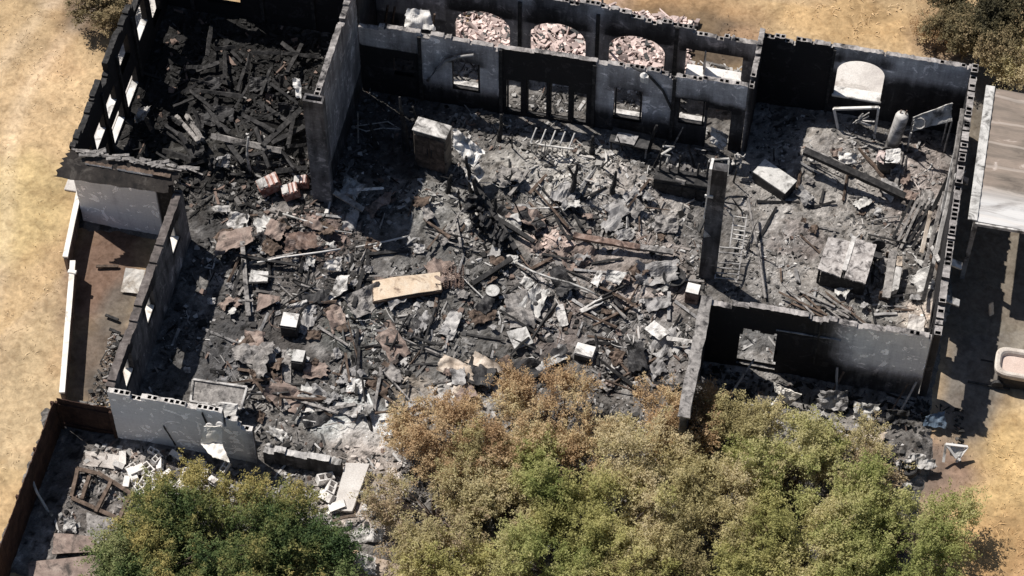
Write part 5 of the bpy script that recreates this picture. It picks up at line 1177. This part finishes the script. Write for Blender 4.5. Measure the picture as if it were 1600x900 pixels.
# ------------------------------------------------------------------ fine rubble nobody could count
m, nt, b = newmat('ash rubble', .9, 0, .15)
c = attr(nt, 'tint').outputs['Color']; lnk(nt, c, b.inputs['Base Color']); M['chips'] = m
CUBE = np.array([(-1, -1, -1), (1, -1, -1), (1, 1, -1), (-1, 1, -1), (-1, -1, 1), (1, -1, 1), (1, 1, 1), (-1, 1, 1)], float)
CF = np.array([(0, 3, 2, 1), (4, 5, 6, 7), (0, 1, 5, 4), (1, 2, 6, 5), (2, 3, 7, 6), (3, 0, 4, 7)])
def chips(name, X, Y, Z, size, col, stick=.3, rng=None):
    n = len(X); rng = rng or RNG
    s = size[:, None] * rng.uniform(.35, 1.2, (n, 3)) * [1, 1, .6]
    isst = rng.random(n) < stick; s[isst] *= [3.2, .4, .5]
    v = CUBE[None] * (1 + rng.uniform(-.35, .35, (n, 8, 3))) * s[:, None, :]
    a = rng.uniform(0, 6.28, n); b_ = rng.normal(0, .45, n)
    ca, sa, cb, sb = np.cos(a), np.sin(a), np.cos(b_), np.sin(b_)
    x1 = v[..., 0] * cb[:, None] + v[..., 2] * sb[:, None]; z1 = -v[..., 0] * sb[:, None] + v[..., 2] * cb[:, None]
    x2 = x1 * ca[:, None] - v[..., 1] * sa[:, None]; y2 = x1 * sa[:, None] + v[..., 1] * ca[:, None]
    P = np.stack([x2 + X[:, None], y2 + Y[:, None], z1 + Z[:, None]], -1).reshape(-1, 3)
    Fa = (CF[None] + (np.arange(n) * 8)[:, None, None]).reshape(-1, 4)
    cc = np.repeat(np.concatenate([col, np.ones((n, 1))], 1), 8, 0)
    o = np_mesh(name, P, Fa, ['chips'], attrs={'tint': ('FLOAT_COLOR', cc)}); o['kind'] = 'stuff'; return o
def chip_cols(X, Y, k, dark=.45, pale=.18, dmax=.075):
    base = ash_at(X, Y); r = RNG.random(k); c = base * RNG.uniform(.5, 1.7, (k, 1))
    c = np.where((r < dark)[:, None], RNG.uniform(.012, dmax, (k, 1)) * np.array([1, .97, .95]), c)
    c = np.where((r > 1 - pale)[:, None], RNG.uniform(.18, .48, (k, 1)) * np.array([1, .97, .94]), c)
    c = np.where(((r > .6) & (r < .65))[:, None], RNG.uniform(.6, 1.2, (k, 1)) * np.array([.17, .125, .105]), c)
    return np.clip(c, .008, .7)
def scatter(name, x0, x1, y0, y1, n, smin, smax, stick=.3, dark=.4, pale=.18, dmax=.075):
    X = RNG.uniform(x0, x1, n); Y = RNG.uniform(y0, y1, n); w = fbm(X, Y, 1.5, 4, 3); k = w > RNG.uniform(.32, .62, n); X, Y = X[k], Y[k]; n = len(X)
    size = smin * (smax / smin) ** (RNG.random(n) ** 2.2)
    return chips(name, X, Y, floor_z(X, Y) + size * .35, size, chip_cols(X, Y, n, dark, pale, dmax), stick)
scatter('hall_rubble', -11.9, 7.1, -9.0, 7.8, 62000, .012, .11, .4, .36, .14)
scatter('right_room_rubble', 7.7, 15.1, -1.4, 10.3, 11000, .013, .08, .35, .26, .18)
scatter('back_room_rubble', -16.1, -8.0, -.1, 10.3, 9000, .02, .15, .5, .9, .0, .03)
scatter('yard_rubble', -13.4, -7.3, -13.5, -9.6, 6000, .015, .10, .35, .3, .25)
scatter('front_rubble', 7.6, 15.5, -5.6, -4.0, 3400, .02, .12, .3, .3, .25)
scatter('shade_dark_rubble', 7.6, 17.0, -4.2, -1.9, 1800, .02, .11, .35, .9, .0, .03)  # chips coloured near black to deepen the front wall's shade
scatter('front_strip_rubble', -6.8, 7.2, -11.5, -9.3, 3600, .02, .11, .3, .3, .3)
scatter('side_rubble', -13.9, -12.7, -9.0, -5.0, 900, .015, .09, .4, .45, .12)
# pale stones spilled outside the arched windows
n = 3000; X = RNG.uniform(-6, 4.6, n); Y = 10.75 + RNG.random(n) ** 1.2 * 3.4; size = RNG.uniform(.05, .16, n)
col = RNG.uniform(.25, .75, (n, 1)) * np.array([1, .80, .74]); col = np.where(RNG.random((n, 1)) < .18, .06, col)
ZZ = .30 * (1 - (Y - 10.75) / 3.5) + RNG.uniform(0, .15, n)
chips('spilled_stones', X, Y, ZZ, size, col, .15)
n = 500; X = RNG.uniform(0, 7.2, n); Y = 10.75 + RNG.random(n) * 1.2; size = RNG.uniform(.03, .14, n); chips('wall_top_rubble', X, Y, RNG.uniform(.02, .2, n), size, RNG.uniform(.1, .55, (n, 1)) * np.array([1, .95, .9]), .4)
# rubble in the corridor
scatter('corridor_rubble', -7.4, 7.2, 8.3, 10.4, 2500, .03, .13, .4, .35, .3)

# ------------------------------------------------------------------ dry grass
m, nt, b = newmat('dry grass blades', .9, 0, .1)
lnk(nt, attr(nt, 'tint').outputs['Color'], b.inputs['Base Color']); M['blades'] = m
def grass(name, x0, x1, y0, y1, n, keepf=None, tone=1.0):
    X = RNG.uniform(x0, x1, n); Y = RNG.uniform(y0, y1, n)
    k = fbm(X, Y, 1.1, 4, 2) > RNG.uniform(.3, .62, n)
    if keepf is not None: k &= keepf(X, Y)
    X, Y = X[k], Y[k]; n = len(X); m_ = 3
    X = np.repeat(X, m_) + RNG.normal(0, .07, n * m_); Y = np.repeat(Y, m_) + RNG.normal(0, .07, n * m_); n *= m_
    h = RNG.uniform(.015, .06, n); a = RNG.uniform(0, 6.28, n); lean = RNG.normal(0, .12, (n, 2)); w = RNG.uniform(.012, .035, n)
    z0 = np.full(n, -.05)
    P = np.stack([np.stack([X - w * np.cos(a), Y - w * np.sin(a), z0], 1), np.stack([X + w * np.cos(a), Y + w * np.sin(a), z0], 1), np.stack([X + lean[:, 0], Y + lean[:, 1], h], 1)], 1).reshape(-1, 3)
    Fa = np.arange(n * 3).reshape(-1, 3)
    c = blend_zones(X, Y, GRASS, GROUND_ZONES) * RNG.uniform(1.0, 1.3, (n, 1)) * tone
    cc = np.repeat(np.concatenate([np.clip(c, 0, .75), np.ones((n, 1))], 1), 3, 0)
    o = np_mesh(name, P, Fa, ['blades'], attrs={'tint': ('FLOAT_COLOR', cc)}); o['kind'] = 'stuff'; return o
grass('dry_grass_left', -27, -14.6, -16, 16, 2500, lambda X, Y: (X < -17.7) | ((Y < -1.2) & (X < -15.6 - .22 * np.minimum(0, -Y - 0) * 0) & (X < -14.8 - .25 * (Y + 9))))
grass('dry_grass_right', 15.4, 24, -14, -2.6, 2500, lambda X, Y: X > 15.9 - .3 * (Y + 5) * (Y < -5))
grass('dry_grass_behind', 4, 24, 11, 20, 1500, lambda X, Y: (Y > 11) & ~((X > 9.3) & (X < 13.7) & (Y < 14.6)))

# ------------------------------------------------------------------ trees and bushes
def leaf_mat(name, cols, trans=.25):
    m, nt, b = newmat(name, .7, 0, .25)
    f = attr(nt, 'leaf').outputs['Fac']
    c = ramp(nt, f, [(i / (len(cols) - 1), col) for i, col in enumerate(cols)])
    lnk(nt, c, b.inputs['Base Color'])
    tr = nt.nodes.new('ShaderNodeBsdfTranslucent'); lnk(nt, c, tr.inputs[0])
    mx = nt.nodes.new('ShaderNodeMixShader'); mx.inputs[0].default_value = trans
    lnk(nt, b.outputs[0], mx.inputs[1]); lnk(nt, tr.outputs[0], mx.inputs[2]); lnk(nt, mx.outputs[0], nt.nodes['Material Output'].inputs[0])
    return m
LEAF = dict(
    brown=leaf_mat('scorched brown leaves', [(.31, .20, .115), (.47, .325, .185), (.56, .42, .25), (.58, .49, .29)], .42),
    sparse=leaf_mat('dry pinkish brown twigs', [(.30, .225, .15), (.45, .35, .235), (.42, .37, .19), (.52, .45, .26)], .42),
    olive=leaf_mat('olive leaves', [(.28, .235, .12), (.41, .36, .175), (.52, .45, .24), (.58, .49, .31)], .42),
    green=leaf_mat('fresh green leaves', [(.17, .20, .06), (.31, .33, .115), (.44, .425, .18), (.52, .47, .25)], .42),
    yellow=leaf_mat('yellow green leaves', [(.26, .255, .09), (.40, .38, .145), (.51, .46, .21), (.56, .49, .29)], .42),
    dark=leaf_mat('dark green leaves', [(.035, .065, .025), (.08, .125, .042), (.16, .20, .075), (.24, .25, .11)], .3),
    gold=leaf_mat('dark green leaves with golden tips', [(.035, .065, .025), (.08, .12, .04), (.19, .20, .07), (.36, .30, .11)], .3),
    shade=leaf_mat('dull olive brown leaves', [(.05, .045, .025), (.11, .095, .05), (.20, .16, .085), (.30, .23, .13)]))
def tree(label, px, py, zc, rx, ry, rz, kind, n_leaf, dens=1.0, lsize=.04, group='bushes before the building', tip=.0, name='bush'):
    p = at(px, py, zc); rng = np.random.default_rng(int(px * 3 + py)); rn = random.Random(int(px + py))
    t = thing(name, label, 'bush' if name == 'bush' else 'tree', (p.x, p.y, 0), group)
    nc = int(60 * dens * max(1, rx * ry / 3))
    nl = int((6 + 3 * rx) * (1.8 if dens > 1.15 else 1)); la = rng.uniform(0, 6.28, nl); lr = rng.uniform(.15, .85, nl) ** .7
    LC = np.stack([np.cos(la) * lr * rx, np.sin(la) * lr * ry, (1 - lr ** 2) * rz * rng.uniform(.1, .75, nl) - .15 * rz], 1)
    LR = rng.uniform(.25, .60, nl) * (rx + ry) / 2 * (1.1 - .45 * lr)
    LT = rng.beta(1.4, 1.4, nl)
    li = rng.integers(0, nl, nc)
    u = rng.normal(size=(nc, 3)); u /= np.linalg.norm(u, axis=1)[:, None]
    C = LC[li] + u * (LR[li] * rng.uniform(.3, 1.0, nc) ** .5)[:, None] * [1, 1, .85]
    if n_leaf > 100000: LT = LT * .6
    C[:, 2] += zc; C[:, 2] = np.maximum(C[:, 2], .2)
    # limbs
    mb = MB(); base = Vector((p.x, p.y, -.05))
    for k in range(3 + int(rx)):
        d = Vector((rn.uniform(-1, 1) * .25, rn.uniform(-1, 1) * .25, 0)); mb.tube([base + d, base + d * 1.8 + Vector((0, 0, zc * .4)), base + d * 2.6 + Vector((0, 0, zc * .8))], .09, 6, r2=.05)
    part(mb, 'trunk', 'bark', t)
    mb = MB()
    for k in range(0, nc, 2):
        c = Vector(C[k]) + Vector((p.x, p.y, 0)); b0 = base + Vector((0, 0, zc * .55)); mid = b0.lerp(c, .5) + Vector((rn.uniform(-.2, .2), rn.uniform(-.2, .2), rn.uniform(0, .3))); mb.tube([b0, mid, c], .035, 4, r2=.008)
    part(mb, 'branches', 'bark', t)
    ns = int(n_leaf / 46); sc = rng.integers(0, nc, ns)
    S0 = C[sc] + rng.normal(size=(ns, 3)) * .16
    out = (C[sc] - [0, 0, zc]) / [rx, ry, rz]
    dr = out * .55 + rng.normal(size=(ns, 3)) * .45 + [0, 0, .55]; dr /= np.linalg.norm(dr, axis=1)[:, None]
    sl = rng.uniform(.25, .95, ns) ** 1.2
    ci = np.repeat(np.arange(ns), 46); n = len(ci)
    tt = rng.random(n) ** .85
    L = S0[ci] + dr[ci] * (tt * sl[ci])[:, None] + np.stack([0 * tt, 0 * tt, -.22 * tt ** 2 * sl[ci]], 1) + rng.normal(size=(n, 3)) * (.115 - .075 * tt)[:, None]
    L[:, 2] = np.maximum(L[:, 2], .05)
    a = rng.normal(size=(n, 3)); a /= np.linalg.norm(a, axis=1)[:, None]
    up = np.array([-.25, .1, 1.0]); nrm = a * .75 + up * .7; nrm /= np.linalg.norm(nrm, axis=1)[:, None]
    r = rng.normal(size=(n, 3)) * .6 + dr[ci]; t1 = np.cross(nrm, np.cross(r, nrm)); t1 /= np.linalg.norm(t1, axis=1)[:, None]; t2 = np.cross(nrm, t1)
    ln = lsize * rng.uniform(.6, 1.4, n); wd = ln * rng.uniform(.3, .55, n)
    P = np.stack([L - t1 * ln[:, None], L + t2 * wd[:, None], L + t1 * ln[:, None], L - t2 * wd[:, None]], 1).reshape(-1, 3)
    Fa = np.arange(n * 4).reshape(-1, 4)
    hz = np.clip((L[:, 2] - zc) / rz, -1, 1)
    wx, wy = L[:, 0] + p.x, L[:, 1] + p.y
    lv = 1.5 * (fbm(wx, wy, 1.5, 3, 1) - .5) + .45 + rng.normal(0, .13, ns)[ci] + rng.normal(0, .07, n) + .12 * (tt - .5)
    lv = np.clip(lv + tip * (.5 * np.clip(hz, 0, 1) + 1.0 * sstep(.15, .75, L[:, 1] / ry)) * (.6 + .5 * rng.random(ns)[ci]), 0, 1)
    np_mesh('crown', P, Fa, [LEAF[kind]], t, attrs={'leaf': ('FLOAT', np.repeat(lv, 4))})
    return t
tree('dense dark green tree with golden top left of the pale path', 355, 848, 1.7, 3.5, 2.3, 1.7, 'gold', 120000, 1.5, .042, tip=.42, name='leafy_tree')
tree('dark green lower crown at the bottom left of the picture', 262, 892, 1.3, 2.4, 1.7, 1.2, 'dark', 52000, 1.4, .042)
tree('dark green crown hugging the pale path at the bottom', 470, 875, 1.1, 1.7, 1.5, 1.0, 'dark', 36000, 1.2, .042)
tree('scorched orange-brown bush at the upper left of the bushes', 715, 690, 1.5, 2.4, 1.6, 1.2, 'brown', 44200, 1.0, .042)
tree('sparse brown twiggy bush lower left beside the pale path', 680, 800, 1.2, 2.1, 2.2, 1.1, 'sparse', 20400, .75, .045)
tree('scorched brown bush against the front of the hall', 880, 655, 1.6, 2.4, 1.5, 1.2, 'brown', 44200, 1.0, .042)
tree('narrow green bush among brown bushes', 862, 735, 1.9, 1.3, 1.3, 1.5, 'green', 20400, 1.0, .042)
tree('sparse brown bush between the green ones', 790, 790, 1.3, 1.6, 1.6, 1.1, 'sparse', 15300, .8, .045)
tree('olive yellow bush between the sparse brown ones', 765, 735, 1.5, 1.7, 1.6, 1.2, 'olive', 26000, 1.0, .042)
tree('pale yellow green bush at the bottom edge beside the pale path', 700, 885, 1.2, 1.5, 1.2, 1.0, 'yellow', 20000, 1.0, .042)
tree('dull olive bush in the middle of the bushes', 1005, 730, 1.8, 2.2, 1.6, 1.4, 'olive', 37400, 1.0, .042, tip=.2)
tree('orange-brown bush touching the end of the capped side wall', 1070, 660, 1.4, 1.6, 1.2, 1.1, 'brown', 23800, 1.0, .042)
tree('olive yellow bush below the broken sink', 1170, 700, 1.8, 1.9, 1.5, 1.4, 'olive', 34000, 1.0, .042)
tree('bright green bush in front of the right room', 1235, 730, 1.8, 1.9, 1.6, 1.5, 'green', 34000, 1.0, .042, tip=.15)
tree('yellow green bush low in the middle', 965, 825, 1.9, 2.6, 1.9, 1.6, 'yellow', 51000, 1.0, .042)
tree('olive bush right of the yellow green one', 1100, 800, 1.7, 2.2, 1.7, 1.4, 'olive', 40800, 1.0, .042)
tree('brown olive sparse bush before the rubble strip', 1325, 725, 1.4, 1.5, 1.4, 1.2, 'sparse', 17000, .9, .042, tip=.2)
tree('large fresh green bush at the lower right', 1400, 825, 1.8, 2.7, 2.1, 1.6, 'green', 61200, 1.1, .042)
tree('yellow green bush between the two green ones at the bottom', 1240, 845, 1.7, 2.0, 1.7, 1.4, 'yellow', 37400, 1.0, .042)
tree('green bush at the bottom edge left of centre', 850, 880, 1.6, 2.0, 1.3, 1.3, 'green', 30600, 1.0, .042)
tree('dull green bush at the bottom edge right of centre', 1030, 895, 1.5, 1.9, 1.2, 1.2, 'olive', 27200, 1.0, .042)
tree('bright yellow green bush at the bottom edge', 1190, 905, 1.4, 1.8, 1.1, 1.2, 'yellow', 27200, 1.0, .042)
tree('green bush at the bottom right edge', 1330, 905, 1.4, 2.0, 1.1, 1.1, 'green', 27200, 1.0, .042)
BG = 'bushes behind the building'
tree('dull brown-green tree behind the right room corner', 1505, 25, 1.8, 2.0, 1.6, 1.6, 'shade', 34000, 1.0, .05, BG, tip=.3, name='leafy_tree')
tree('dull dark olive tree at the top right corner', 1590, 40, 2.2, 1.9, 1.9, 1.8, 'shade', 34000, 1.0, .05, BG, name='leafy_tree')
tree('olive bush beside the carport roof', 1580, 100, 1.6, 1.2, 1.0, 1.1, 'olive', 15300, 1.0, .042, BG)
tree('reddish dead bush left of the dull brown-green tree', 1470, 55, .6, .8, .7, .6, 'brown', 5950, .9, .042, BG)
tree('dull dark bush at the top left of the left wing', 165, 12, 1.0, 1.2, 1.0, 1.0, 'shade', 13600, 1.0, .05, BG)
